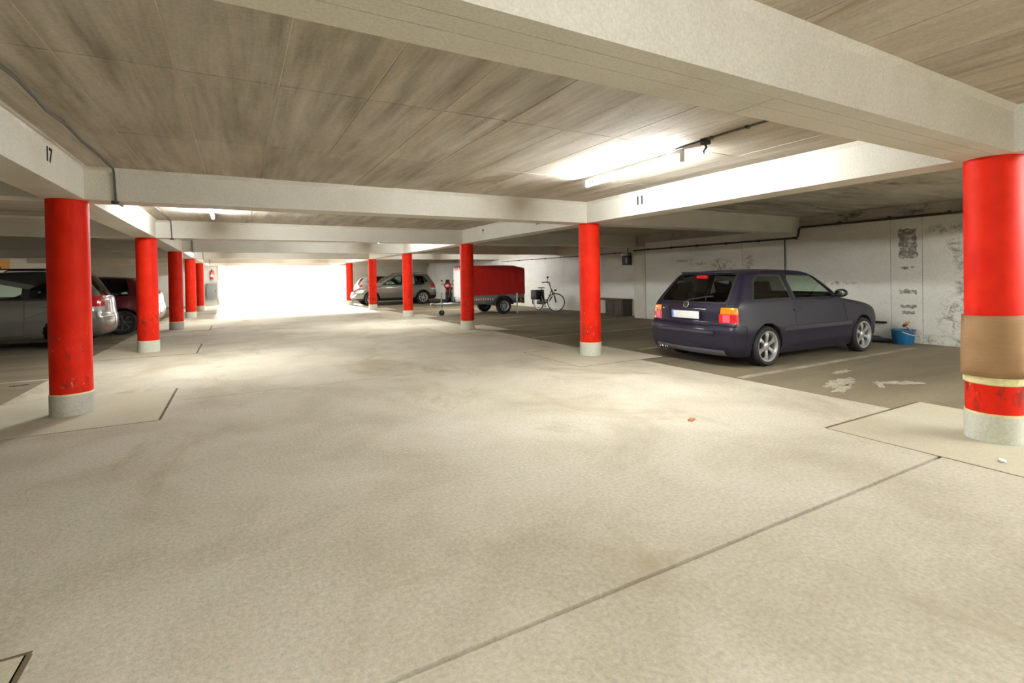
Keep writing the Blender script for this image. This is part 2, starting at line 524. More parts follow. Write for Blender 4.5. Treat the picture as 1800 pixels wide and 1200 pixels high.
# ------------------------------------------------------------------ ceiling with formwork panels
ce = struct(MB().box(XWL - 0.2, XREC + 0.2, YB, YF + 0.3, ZC + 0.0005, ZC + 0.3).build('ceiling', 'ceilseam', smooth=False))
pan = {}
def panels(x0, x1, y0, y1, nx, ny, mat):
    dx, dy = (x1 - x0) / nx, (y1 - y0) / ny
    key = (round(dx, 4), round(dy, 4), mat)
    if key not in pan:
        me = MB().box(-dx / 2 + 0.004, dx / 2 - 0.004, -dy / 2 + 0.004, dy / 2 - 0.004, 0, 0.03).mesh('ceiling_panel', False)
        me.materials.append(M[mat])
        pan[key] = me
    for i in range(nx):
        for j in range(ny):
            link('ceiling_panel', pan[key], None, ce, (x0 + (i + .5) * dx, y0 + (j + .5) * dy, ZC - 0.003 + random.uniform(-0.0018, 0.0012)))
for k in range(-2, 6):
    a, b = Y0 + k * S + HW, Y0 + (k + 1) * S - HW
    near = -1 <= k <= 2
    panels(XL + HW, XR - HW, a, b, 12 if near else 3, 3 if near else 1, 'ceil')
    panels(XR + HW, XREC, a, b, 4 if near else 1, 6 if near else 1, 'ceilbay')
    panels(XWL, XL - HW, a, b, 4 if near else 1, 6 if near else 1, 'ceilbay')

# ------------------------------------------------------------------ beams
def beam_x(y, boards=False):
    b = struct(MB().box(XWL - 0.1, XREC + 0.1, y - HW, y + HW, ZB + (0.012 if boards else 0), ZC + 0.05).build('ceiling_beam', 'beam', smooth=False))
    for s in (-1, 1):
        for x0, x1 in ((XWL, XL - HW), (XL + HW, XR - HW), (XR + HW, XWR)):
            yy = y + s * HW
            MB().prism([(yy, ZC - 0.045), (yy + s * 0.035, ZC + 0.004), (yy, ZC + 0.004)], x0, x1, 'x').build('fillet', 'fillet', b, smooth=False)
    if boards:
        ys = [-HW, -0.075, 0.03, HW]
        xs = [XWL, -1.52, 2.35, XREC]
        for i in range(3):
            for j in range(3):
                MB().box(xs[j] + 0.002, xs[j + 1] - 0.002, y + ys[i] + (0.0012 if i else 0), y + ys[i + 1] - (0.0012 if i < 2 else 0), ZB + random.uniform(0, 0.002), ZB + 0.0119).build('soffit_board', 'soffit', b, smooth=False)
    return b
def beam_y(x, a, b_):
    b = struct(MB().box(x - HW, x + HW, a, b_, ZB, ZC + 0.05).build('ceiling_beam', 'beam', smooth=False))
    for s in (-1, 1):
        xx = x + s * HW
        MB().prism([(xx, ZC - 0.045), (xx + s * 0.035, ZC + 0.004), (xx, ZC + 0.004)], a, b_, 'y').build('fillet', 'fillet', b, smooth=False)
    return b
beams_r, beams_l = {}, {}
for i, y in enumerate(rows):
    beam_x(y, boards=(abs(y - Y0) < 0.01))
for k in range(-2, 6):
    a, b = Y0 + k * S + HW, Y0 + (k + 1) * S - HW
    beams_r[k] = beam_y(XR, a, b)
    beams_l[k] = beam_y(XL, a, b)

def text_mesh(txt, size):
    cu = bpy.data.curves.new('bay_number', 'FONT')
    cu.body = txt
    cu.size = size
    cu.extrude = 0.0015
    cu.align_x = 'CENTER'
    cu.align_y = 'CENTER'
    cu.offset = 0.005
    o = bpy.data.objects.new('t', cu)
    col.objects.link(o)
    dg = bpy.context.evaluated_depsgraph_get()
    me = bpy.data.meshes.new_from_object(o.evaluated_get(dg))
    bpy.data.objects.remove(o)
    me.name = 'bay_number'
    return me
def bay_number(txt, x, y, z, face, parent):
    # face +1: on a surface looking towards +x, -1: towards -x
    rz = math.pi / 2 if face > 0 else -math.pi / 2
    return link('bay_number', text_mesh(txt, 0.165), 'paintmark', parent, (x + face * 0.001, y, z), (math.pi / 2, 0, rz))
bay_number('11', XR - HW, 5.33, 2.39, -1, beams_r[0])
bay_number('10', XR - HW, 8.08, 2.38, -1, beams_r[1])
bay_number('9', XR - HW, 10.49, 2.39, -1, beams_r[1])
bay_number('17', XL + HW, 5.48, 2.41, 1, beams_l[0])

# ------------------------------------------------------------------ walls
YP = 11.74
wr = struct(MB().box(XWR + 0.015, XWR + 0.9, YB, YP, -0.02, ZC + 0.1).build('wall_right', 'wallrim', smooth=False))
def wpanel(y0, y1, z0, z1, mat, x=XWR, d=0.015, g=0.004):
    MB().box(x, x + d, y0 + g, y1 - g, z0 + g, z1 - g).build('wall_panel', mat, wr, smooth=False)
ycuts = [-8.9, -4.2, 1.2, 4.30, 4.80, 6.85, 7.97, 11.27]
for a, b in zip(ycuts[:-1], ycuts[1:]):
    o = random.uniform(-0.003, 0.004)
    wpanel(a, b, 0, 2.3 if a > 6 else 2.33, 'wall', XWR + o)
MB().box(XWR - 0.03, XWR + 0.3, 11.27, YP + 0.002, 0, 2.2).build('pilaster', 'pilaster', wr, smooth=False)
# flaking patches of bare block on the wall, each a thin raised plate
def patch_mat():
    mt, nt, bs = newmat('flaking_block_patch')
    v = mapping(nt)
    n = noise(nt, mapping(nt, (1, 1, 1.8)), 11, 6, 0.75)
    c = ramp(nt, n, [(0.38, srgb('66635d')), (0.5, srgb('85817a')), (0.60, srgb('c4c0b3'))])
    nt.links.new(c, bs.inputs['Base Color'])
    bs.inputs['Roughness'].default_value = 0.95
    bump(nt, bs, n, 0.5, 0.006)
    return mt
M['patch'] = patch_mat()
def ragged(y0, y1, z0, z1, seed, j=0.035, n=9):
    rg = random.Random(seed)
    pts = []
    for i in range(n): pts.append((y0 + (y1 - y0) * i / n, z0 + rg.uniform(-j, j)))
    for i in range(n): pts.append((y1 + rg.uniform(-j, j), z0 + (z1 - z0) * i / n))
    for i in range(n): pts.append((y1 - (y1 - y0) * i / n, z1 + rg.uniform(-j, j)))
    for i in range(n): pts.append((y0 + rg.uniform(-j, j), z1 - (z1 - z0) * i / n))
    return pts
for i, (y0, y1, z0, z1) in enumerate(((4.38, 4.66, 1.56, 2.1), (4.40, 4.66, 0.90, 0.985), (4.40, 4.64, 0.64, 0.70), (4.42, 4.62, 0.53, 0.58),
                                      (4.52, 4.64, 1.36, 1.40), (4.42, 4.48, 1.38, 1.41))):
    MB().prism(ragged(y0, y1, z0, z1, i, min(0.022, (z1 - z0) * 0.25)), XWR - 0.002, XWR + 0.01, 'x').build('bare_patch', 'patch', wr, smooth=False)
wrr = struct(MB().box(XREC, XREC + 0.4, YP, YF + 0.3, -0.02, ZC + 0.1).build('wall_recess', 'wallup', smooth=False))
for a, b in ((YP + 0.0, 13.95), (13.95, 16.3), (16.3, 19.4), (19.4, 23.4), (23.4, 28), (28, YF)):
    MB().box(XREC - 0.012, XREC, a + 0.005, b - 0.005, 0.0, 1.1).build('wall_panel', 'wall', wrr, smooth=False)
    MB().box(XREC - 0.010, XREC, a + 0.005, b - 0.005, 1.11, 2.15).build('wall_panel', 'wallfar' if a > 13 else 'wallup', wrr, smooth=False)
struct(MB().box(XWL - 0.4, XWL, YB, YF + 0.3, -0.02, ZC + 0.1).build('wall_left', 'wallfar', smooth=False))
struct(MB().box(XWL - 0.4, XREC + 0.4, YB - 0.3, YB, -0.02, ZC + 0.1).build('wall_back', 'wall', smooth=False))
OX0, OX1 = -0.90, 6.3
wf = struct(MB().box(XWL, OX0, YF, YF + 0.3, -0.02, ZC + 0.1).box(OX1, XREC + 0.2, YF, YF + 0.3, -0.02, ZC + 0.1)
            .box(OX0, OX1, YF, YF + 0.3, 2.36, ZC + 0.1).build('wall_far', 'wallfar', smooth=False))
MB().box(OX0 - 0.10, OX0, YF - 0.004, YF + 0.3, 0, 2.36).build('door_jamb', 'pilaster', wf, smooth=False)
MB().box(OX1, OX1 + 0.10, YF - 0.004, YF + 0.3, 0, 2.36).build('door_jamb', 'pilaster', wf, smooth=False)
struct(MB().prism([(6.32, YF + 0.3), (6.75, YF + 0.3), (5.6, 38.6), (5.2, 38.6)], -0.02, 3.2, 'z').build('wall_outside', 'fillet', smooth=False), 'pale wall outside, right of the exit')
struct(MB().box(-40, 50, YF + 0.3, YF + 90, -0.25, -0.01).build('driveway', 'asphalt', smooth=False), 'pale driveway outside the open garage exit')

# ------------------------------------------------------------------ columns
RC = 0.174
col_meshes = {}
def column(x, y, label, plinth='plinth', wrap=False):
    t = empty('concrete_column', (x, y, 0.004), 0, label, 'column', None if wrap else 'red columns along the driving lane')
    key = ('p', plinth)
    if key not in col_meshes:
        me = MB().lathe([(0, 0), (RC + 0.006, 0), (RC + 0.006, 0.205), (RC, 0.212), (0, 0.212)], 48).mesh('plinth')
        me.materials.append(M[plinth]); col_meshes[key] = me
    link('plinth', col_meshes[key], None, t)
    if 's' not in col_meshes:
        me = MB().lathe([(0, 0.212), (RC, 0.212), (RC, 0.6), (RC, 1.2), (RC, ZB - 0.004), (0, ZB - 0.004)], 48).mesh('shaft')
        me.materials.append(M['red']); col_meshes['s'] = me
        me = MB().lathe([(RC + 0.004, ZB - 0.028), (RC + 0.0045, ZB - 0.004), (RC - 0.01, ZB - 0.004), (RC - 0.01, ZB - 0.028)], 48, closed=True).mesh('head_ring')
        me.materials.append(M['fillet']); col_meshes['h'] = me
        me = MB().lathe([(RC - 0.01, 0.205), (RC + 0.0055, 0.205), (RC + 0.0055, 0.222), (RC - 0.01, 0.222)], 48, closed=True).mesh('paint_edge')
        me.materials.append(M['cream']); col_meshes['e'] = me
    link('shaft', col_meshes['s'], None, t)
    link('paint_edge', col_meshes['e'], None, t)
    return t
lab = ['frontmost red column of the left row, rubber-scuffed low on its side',
       'second red column of the left row, pale chips above its whitish foot',
       'third red column of the left row, darker red with a grey foot',
       'fourth red column of the left row, bright orange-red',
       'last red column of the left row, beside the extinguisher and open exit']
for k in range(1, 6):
    column(XL, Y0 + k * S, lab[k - 1], 'plinthgrey' if k in (1, 3) else 'plinth')
lab = ['red column wrapped in brown cardboard at the right edge',
       'red column standing left of the dark violet hatchback',
       'red column in front of the red tarpaulin trailer',
       'red column in front of the silver crossover rear door',
       'slim far red column in front of the silver crossover front wheel',
       'last red column of the right row, beyond the silver crossover nose']
for k in range(0, 6):
    t = column(XR, Y0 + k * S, lab[k], 'plinth', k == 0)
# cardboard sleeve tied round the nearest column
def sleeve():
    prof_n = 64
    vs, fs = [], []
    for i in range(prof_n + 1):
        a = math.radians(-110) + i / prof_n * math.radians(392)
        r = RC + 0.006 + 0.012 * (i / prof_n)
        for j in range(9):
            z = 0.515 + 0.47 * j / 8
            rr = r + 0.010 * (1 - j / 8) ** 2 + 0.003 * math.sin(3 * a + j * 0.5)
            vs.append((rr * math.cos(a), rr * math.sin(a), z - 0.012 * math.sin(a * 0.5 + 1)))
    for i in range(prof_n):
        for j in range(8):
            fs.append((i * 9 + j, (i + 1) * 9 + j, (i + 1) * 9 + j + 1, i * 9 + j + 1))
    me = bpy.data.meshes.new('cardboard_sleeve')
    me.from_pydata(vs, [], fs)
    me.shade_smooth()
    o = link('cardboard_sleeve', me, 'card', None, (XR, Y0, 0))
    so = o.modifiers.new('thick', 'SOLIDIFY'); so.thickness = 0.004; so.offset = 1
    return tag(o, 'brown cardboard sheet wrapped around the nearest right-hand column', 'cardboard')
sleeve()
tag(MB().lathe([(RC + 0.002, 0.445), (RC + 0.010, 0.452), (RC + 0.012, 0.478), (RC + 0.010, 0.504), (RC + 0.002, 0.512)], 48, closed=True).build('strap_band', 'cream', None, (XR, Y0, 0)),
    'cream band around the red column just under the cardboard', 'band')

# ------------------------------------------------------------------ lamps and cables
def lamp(x, yc, label):
    t = empty('fluorescent_lamp', (x, yc, ZC - 0.005), 0, label, 'lamp', 'fluorescent battens under the ceiling')
    MB().bbox(-0.022, 0.022, -0.77, 0.77, -0.035, 0.0, 0.006).build('batten_housing', 'white', t)
    MB().cyl((0, -0.735, -0.092), (0, 0.735, -0.092), 0.019, 16).build('lamp_tube', 'tube', t)
    for s in (-1, 1):
        MB().bbox(-0.022, 0.022, s * 0.75 - 0.015, s * 0.75 + 0.015, -0.116, -0.03, 0.005).build('lamp_holder', 'white', t)
    return t
lamp(3.78, Y0 + 0.5 * S, 'lit fluorescent tube glaring under the ceiling left of the nearest right beam')
lamp(-0.34, Y0 + 1.5 * S, 'lit fluorescent tube seen end-on past the second cross beam, left side')
lamp(3.78, Y0 + 2.5 * S, 'lit fluorescent tube in the third bay, right side of the lane')
lamp(-0.34, Y0 + 3.5 * S, 'lit fluorescent tube in the fourth bay, left side of the lane')
lamp(3.78, Y0 + 4.5 * S, 'lit fluorescent tube in the fifth bay, right side of the lane')
lamp(-0.34, Y0 + 5.5 * S, 'lit fluorescent tube in the last bay before the exit, left side')
lamp(8.2, Y0 + 3.5 * S, 'added fluorescent tube over the far right parking bays, hidden by the beams')  # added lamp, never seen, to brighten the recess wall and trailer corner
lamp(-0.34, Y0 - 0.5 * S, 'lit fluorescent tube above and behind the viewpoint, left side')
lamp(8.2, Y0 - 0.5 * S, 'added unseen fluorescent tube over the right parking bays behind the viewpoint, in the middle')  # extra out-of-view lamp that lifts the dim right wall and bay
lamp(10.0, Y0 - 0.5 * S, 'added unseen fluorescent tube over the right parking bays behind the viewpoint, next to the wall')  # another unseen lamp added to brighten the right wall
lamp(6.6, Y0 - 0.5 * S, 'added unseen fluorescent tube over the right parking bays behind the viewpoint, next to the lane')  # added out of view as fill for the right bay
lamp(10.0, Y0 - 1.5 * S, 'added unseen fluorescent tube far behind the viewpoint, over the bays by the right wall')  # unseen addition, its low angle reaches the upper right wall
lamp(6.4, Y0 - 1.5 * S, 'added unseen fluorescent tube far behind the viewpoint, over the bays by the lane')  # added likewise out of view, more light for the upper wall
lamp(8.2, Y0 - 1.5 * S, 'added unseen fluorescent tube over the right parking bays far behind the viewpoint')  # last of the unseen row added to light the right wall
lamp(3.78, Y0 - 1.5 * S, 'lit fluorescent tube far behind the viewpoint, right side')

pc = empty('ceiling_cable', (3.66, Y0 + HW, ZC - 0.012), 0, 'thin dark cable clipped to the ceiling leading to the glaring lamp', 'cable')
MB().tube([(0.0, 0.0, 0), (0.01, 0.5, -0.002), (0, 1.0, 0), (0.03, 1.6, 0), (0.09, 1.9, -0.01)], 0.009, 8).build('conduit', 'cable', pc)
for yy in (0.15, 0.5, 0.85, 1.2):
    MB().bbox(-0.018, 0.022, yy - 0.012, yy + 0.012, -0.014, 0.012, 0.004).build('clip', 'cabledark', pc)
hk = empty('junction_box', (3.67, 3.05, ZC - 0.01), 0, 'small dark junction box with a dangling wire end beside the glaring lamp', 'junction box')
MB().bbox(-0.035, 0.035, -0.03, 0.03, -0.045, 0.01, 0.006).build('box', 'cabledark', hk)
MB().tube([(0, 0, -0.04), (0.01, 0.0, -0.07), (-0.01, 0.01, -0.10), (0.0, 0.015, -0.125)], [0.012, 0.01, 0.008, 0.004], 8).build('wire_end', 'cabledark', hk)

def beam_cable():
    pts = []
    x = -1.10
    pts.append((x, YB + 0.3, ZC - 0.014))
    for k in range(-1, 6):
        y = Y0 + k * S
        yy = pts[-1][1]
        n = 16
        for i in range(1, n):
            pts.append((x + random.uniform(-.012, .012), yy + (y - HW - 0.02 - yy) * i / n, ZC - 0.014 - random.uniform(0, 0.008)))
        pts += [(x, y - HW - 0.045, ZC - 0.016), (x, y - HW - 0.014, ZC - 0.06), (x + 0.01, y - HW - 0.012, ZB + 0.02), (x + 0.01, y - HW - 0.006, ZB - 0.012),
                (x + 0.01, y + HW + 0.006, ZB - 0.012), (x, y + HW + 0.014, ZB + 0.03), (x, y + HW + 0.014, ZC - 0.06), (x, y + HW + 0.045, ZC - 0.016)]
    pts.append((x, YF - 0.3, ZC - 0.014))
    o = empty('beam_cable', (0, 0, 0), 0, 'long grey cable running along the left ceiling and around every cross beam', 'cable')
    MB().tube(pts, 0.010, 6).build('conduit', 'cable', o)
    for k in (0, 1):
        MB().bbox(x - 0.03, x + 0.03, Y0 + (k + 1) * S - HW - 0.01, Y0 + (k + 1) * S - HW + 0.05, ZB - 0.03, ZB - 0.002, 0.005).build('clip', 'cabledark', o)
beam_cable()

# pipe along the right wall
wp = empty('wall_pipe', (0, 0, 0), 0, 'dark pipe running along the top of the right wall and under the beam', 'pipe')
xp = XWR - 0.045
MB().tube([(xp, YB + 0.5, 2.33), (xp, 6.50, 2.31), (xp, 6.58 - 0.06, 2.29), (xp, 6.55, 2.12), (xp, 6.62, 2.09), (xp, 7.0, 2.09), (xp, 11.55, 2.085), (xp, 11.72, 2.08)], 0.022, 10).build('pipe', 'cabledark', wp)
MB().tube([(xp + 0.01, 6.86, 2.09), (xp + 0.015, 6.86, 1.2)], 0.012, 8).build('drop_pipe', 'cabledark', wp)
for yy in np.arange(-6, 11.5, 0.9):
    zz = 2.33 if yy < 6.4 else 2.088
    MB().bbox(xp - 0.028, XWR + 0.012, yy - 0.015, yy + 0.015, zz - 0.03, zz + 0.03, 0.005).build('pipe_clip', 'cabledark', wp)
wc = empty('recess_cable', (0, 0, 0), 0, 'thin dark cable along the upper recessed wall behind trailer and bicycle', 'cable')
MB().tube([(XREC - 0.03, 12.85, 2.08), (XREC - 0.03, 16, 2.07), (XREC - 0.03, 21.5, 2.08)], 0.014, 8).build('conduit', 'cabledark', wc)
for yy in np.arange(13.2, 21, 1.1):
    MB().bbox(XREC - 0.045, XREC - 0.005, yy - 0.015, yy + 0.015, 2.05, 2.1, 0.004).build('clip', 'cabledark', wc)
eb = empty('switch_box', (XREC - 0.012, 12.56, 1.66), 0, 'dark electrical box with a light cover high on the recessed wall', 'electrical box')
MB().bbox(-0.14, 0, -0.16, 0.16, 0, 0.30, 0.01).build('box_body', 'cabledark', eb)
MB().bbox(-0.16, 0, -0.15, 0.2, 0.31, 0.40, 0.01).build('box_cover', 'steel', eb)
MB().tube([(-0.03, 0, 0.40), (-0.03, 0, 0.86)], 0.013, 8).build('conduit', 'cabledark', eb)
MB().bbox(-0.15, -0.135, -0.10, -0.02, 0.06, 0.24, 0.004).build('door_panel', 'grey', eb)

lb = empty('low_cupboard', (XREC - 0.02, 12.9, 0), 0, 'low dark brown cupboard standing in the wall recess', 'cupboard')
MB().bbox(-0.42, 0, -0.50, 0.35, 0.0, 0.50, 0.012).build('carcass', 'brownbox', lb)
MB().bbox(-0.45, 0, -0.53, 1.0, 0.50, 0.545, 0.01).build('top_board', 'brownbox', lb)
MB().bbox(-0.44, -0.42, -0.47, -0.09, 0.04, 0.48, 0.004).build('door', 'brownbox', lb)
MB().bbox(-0.44, -0.42, -0.05, 0.32, 0.04, 0.48, 0.004).build('door', 'brownbox', lb)
MB().bbox(-0.44, -0.40, 0.94, 0.99, 0.0, 0.50, 0.005).build('leg', 'brownbox', lb)

wbk = empty('wall_bracket', (XWR, 5.0, 0.36), 0, 'short black bar fixed low on the white wall beyond the dark violet hatchback', 'bracket')
MB().bbox(-0.06, -0.02, -0.14, 0.14, -0.03, 0.01, 0.006).build('bar', 'black', wbk)
MB().bbox(-0.03, 0.002, -0.10, -0.06, -0.02, 0.0, 0.003).build('stud', 'black', wbk)
MB().bbox(-0.03, 0.002, 0.06, 0.10, -0.02, 0.0, 0.003).build('stud', 'black', wbk)

# far wall fittings
fe = empty('fire_extinguisher', (-1.22, YF - 0.10, 1.45), 0, 'red fire extinguisher hung on the far wall left of the exit', 'extinguisher')
MB().lathe([(0, 0), (0.075, 0.01), (0.08, 0.04), (0.08, 0.40), (0.06, 0.47), (0.025, 0.50), (0.025, 0.53), (0, 0.53)], 24).build('cylinder', 'redgloss', fe)
MB().bbox(-0.02, 0.02, -0.07, 0.03, 0.53, 0.57, 0.006).build('valve_handle', 'black', fe)
MB().tube([(0.03, 0, 0.52), (0.10, -0.02, 0.48), (0.11, -0.02, 0.3), (0.10, -0.02, 0.18)], 0.012, 8).build('hose', 'black', fe)
MB().lathe([(0.0812, 0.14), (0.0812, 0.28)], 24).build('white_label', 'white', fe)
MB().bbox(-0.05, 0.05, 0.06, 0.10, 0.2, 0.3, 0.005).build('wall_hook', 'steel', fe)
gc = empty('grey_cabinet', (-1.22, YF - 0.003, 0.36), 0, 'grey metal cabinet on the far wall below the extinguisher', 'cabinet')
MB().bbox(-0.26, 0.26, -0.22, 0.0, 0, 0.88, 0.01).build('cabinet_body', 'grey', gc)
MB().bbox(-0.24, 0.24, -0.235, -0.215, 0.02, 0.86, 0.006).build('door', 'grey', gc)
MB().bbox(0.16, 0.19, -0.25, -0.23, 0.40, 0.50, 0.004).build('latch', 'black', gc)
tm = empty('traffic_mirror', (5.15, 37.3, 2.36), 0.1, 'round convex mirror with an orange rim on the wall outside the exit', 'mirror')
MB().lathe([(0.22, 0.0), (0.19, 0.03), (0.12, 0.055), (0, 0.065)], 32, 'y').build('mirror_face', 'mirror', tm, (0, -0.12, 0), (math.pi, 0, 0.5))
MB().torus((0, 0, 0), 0.225, 0.022, 'y', 32, 8).build('rim', 'orange', tm, (0, -0.12, 0), (math.pi, 0, 0.5))
MB().tube([(0, -0.1, 0), (0.16, 0.0, 0), (0.34, 0.06, 0)], 0.02, 8).build('bracket_arm', 'steel', tm)
yp = empty('yellow_panel', (XWL + 0.0, 24.6, 1.92), 0, 'yellow and red panel high on the left wall above the grey car', 'panel')
MB().bbox(0, 0.03, -0.55, 0.62, 0, 0.34, 0.006).build('board', 'yellow', yp)
MB().prism([(-0.56, -0.02), (-0.15, -0.02), (-0.56, 0.3)], 0.0, 0.04, 'x').build('red_corner', 'redgloss', yp)

# ------------------------------------------------------------------ cars: a smooth body field turned into a mesh, cut into parts
def chaikin(p, it=2):
    p = np.array(p, float)
    for _ in range(it):
        q = np.roll(p, -1, 0)
        p = np.stack([0.75 * p + 0.25 * q, 0.25 * p + 0.75 * q], 1).reshape(-1, 2)
    return p
def poly_sd(px, pz, poly):
    d = np.full(px.shape, 1e9)
    inside = np.zeros(px.shape, bool)
    n = len(poly)
    for i in range(n):
        a, b = poly[i], poly[(i + 1) % n]
        e = b - a
        wx, wz = px - a[0], pz - a[1]
        t = np.clip((wx * e[0] + wz * e[1]) / (e @ e + 1e-12), 0, 1)
        d = np.minimum(d, (wx - e[0] * t) ** 2 + (wz - e[1] * t) ** 2)
        c = (a[1] > pz) != (b[1] > pz)
        if abs(e[1]) > 1e-12:
            inside ^= c & (px < a[0] + e[0] * (pz - a[1]) / e[1])
    d = np.sqrt(d)
    return np.where(inside, -d, d)
def soft_curve(kn, lo, hi, sig, n=600):
    x = np.linspace(lo, hi, n)
    k = np.array(kn)
    y = np.interp(x, k[:, 0], k[:, 1])
    h = (hi - lo) / n
    mrad = max(1, int(3 * sig / h))
    g = np.exp(-0.5 * (np.arange(-mrad, mrad + 1) * h / sig) ** 2); g /= g.sum()
    y = np.convolve(np.pad(y, mrad, mode='edge'), g, mode='valid')
    return x, y
def smax(a, b, r):
    h = np.maximum(r - np.abs(a - b), 0)
    return np.maximum(a, b) + h * h / (4 * r)

def car_field(sp):
    poly = chaikin(sp['side'], sp.get('smooth', 2))
    x0, x1 = poly[:, 0].min() - 0.15, poly[:, 0].max() + 0.15
    z0, z1 = 0.0, poly[:, 1].max() + 0.15
    tx, tz = np.arange(x0 - 0.3, x1 + 0.3, 0.012), np.arange(z0 - 0.2, z1 + 0.2, 0.012)
    T = poly_sd(*np.meshgrid(tx, tz, indexing='ij'), poly)
    Px, Pv = soft_curve(sp['plan'], x0, x1, 0.10)
    Sx, Sv = soft_curve(sp['sect'], z0, z1, sp.get('sectsig', 0.025))
    kr, kf, cr = sp['kr'], sp['kf'], sp['crown']
    xm = 0.5 * (x0 + x1)
    R, ra, wb = sp['R'], sp['ra'], sp['wb']
    rr = sp.get('round', 0.07)
    def fld(x, y, z):
        wr_ = np.clip((xm - 0.2 - x) / 1.0, 0, 1); wf_ = np.clip((x - xm - 0.2) / 1.0, 0, 1)
        y2 = y * y
        xx = x - kr * y2 * wr_ + kf * y2 * wf_
        zz = z + cr * y2 * np.clip((z - 0.6) / 0.3, 0, 1)
        fx = np.clip((xx - tx[0]) / 0.012, 0, len(tx) - 1.001); fz = np.clip((zz - tz[0]) / 0.012, 0, len(tz) - 1.001)
        i, j = fx.astype(int), fz.astype(int); u, v = fx - i, fz - j
        a = T[i, j] * (1 - u) * (1 - v) + T[i + 1, j] * u * (1 - v) + T[i, j + 1] * (1 - u) * v + T[i + 1, j + 1] * u * v
        W = np.interp(x, Px, Pv) * np.interp(z, Sx, Sv)
        b = (np.abs(y) - W) * 0.93
        g = smax(a, b, rr)
        for ax in (0.0, wb):
            dd = np.sqrt((x - ax) ** 2 + (z - R) ** 2) - ra
            c = np.maximum(dd, 0.45 - np.abs(y))
            g = np.maximum(g, -c)
            # slight flare lip round the arch
        return g
    return fld, (x0, x1, poly)

def surface_nets(fld, lo, hi, h):
    ax = [np.arange(l, u + h, h) for l, u in zip(lo, hi)]
    X, Y, Z = np.meshgrid(*ax, indexing='ij')
    V = fld(X, Y, Z)
    s = V < 0
    nx, ny, nz = (len(a) - 1 for a in ax)
    acc = np.zeros((nx, ny, nz, 3)); cnt = np.zeros((nx, ny, nz))
    cor = [(0, 0, 0), (1, 0, 0), (0, 1, 0), (1, 1, 0), (0, 0, 1), (1, 0, 1), (0, 1, 1), (1, 1, 1)]
    def sl(A, c): return A[c[0]:c[0] + nx, c[1]:c[1] + ny, c[2]:c[2] + nz]
    for a in range(8):
        for b in range(a + 1, 8):
            ca, cb = np.array(cor[a]), np.array(cor[b])
            if np.abs(ca - cb).sum() != 1: continue
            va, vb = sl(V, cor[a]), sl(V, cor[b])
            mk = sl(s, cor[a]) != sl(s, cor[b])
            t = np.where(mk, va / np.where(mk, va - vb, 1), 0)
            for d in range(3):
                acc[..., d] += np.where(mk, ca[d] + t * (cb[d] - ca[d]), 0)
            cnt += mk
    act = cnt > 0
    idx = -np.ones((nx, ny, nz), int)
    idx[act] = np.arange(act.sum())
    ii = np.argwhere(act)
    pts = (acc[act] / cnt[act][:, None] + ii) * h + np.array([a[0] for a in ax])
    quads = []
    for d in range(3):
        e, f = [(1, 2), (2, 0), (0, 1)][d]
        sA = [slice(0, n) for n in (nx, ny, nz)]
        A = s[:nx + 1, :ny + 1, :nz + 1]
        s0 = [slice(1, n) for n in (nx, ny, nz)]; s0[d] = slice(0, (nx, ny, nz)[d])
        s1 = list(s0); s1[d] = slice(1, (nx, ny, nz)[d] + 1)
        va, vb = A[tuple(s0)], A[tuple(s1)]
        for flip in (False, True):
            mk = (va & ~vb) if not flip else (~va & vb)
            q = np.argwhere(mk)
            if len(q) == 0: continue
            base = q.copy()
            off = np.ones(3, int); off[d] = 0
            base = base + off
            def at(de, df):
                c = base.copy(); c[:, e] -= de; c[:, f] -= df
                return idx[c[:, 0], c[:, 1], c[:, 2]]
            Q = np.stack([at(1, 1), at(0, 1), at(0, 0), at(1, 0)], -1)
            if flip: Q = Q[:, ::-1]
            quads.append(Q)
    Q = np.concatenate(quads)
    Q = Q[(Q >= 0).all(1)]
    for _ in range(2):
        e = 0.004
        x, y, z = pts.T
        g0 = fld(x, y, z)
        G = np.stack([fld(x + e, y, z) - fld(x - e, y, z), fld(x, y + e, z) - fld(x, y - e, z), fld(x, y, z + e) - fld(x, y, z - e)], -1) / (2 * e)
        n2 = np.maximum((G ** 2).sum(1), 0.2)
        pts = pts - G * (np.clip(g0, -h, h) / n2)[:, None] * 0.8
    return pts, Q

def region_planes(rg):
    """list of (co, no) with the inside where (p-co).no <= 0; for one side s of the car"""
    kind = rg[2]
    out = []
    def poly2(poly, f):
        c = np.mean(poly, 0)
        for i in range(len(poly)):
            a, b = np.array(poly[i], float), np.array(poly[(i + 1) % len(poly)], float)
            n = np.array([b[1] - a[1], -(b[0] - a[0])]); n /= np.linalg.norm(n)
            if (c - a) @ n > 0: n = -n
            out.append((f(a), f(n)))
    if kind == 'side':
        poly2(rg[3], lambda q: np.array([q[0], 0, q[1]]))
    elif kind in ('rear', 'front'):
        poly2(rg[3], lambda q: np.array([0, q[0], q[1]]))
    elif kind == 'box':
        b = rg[3]
        for d in range(3):
            for lim, sg in ((b[2 * d], -1), (b[2 * d + 1], 1)):
                if lim is not None:
                    co = np.zeros(3); co[d] = lim
                    no = np.zeros(3); no[d] = sg
                    out.append((co, no))
    return out

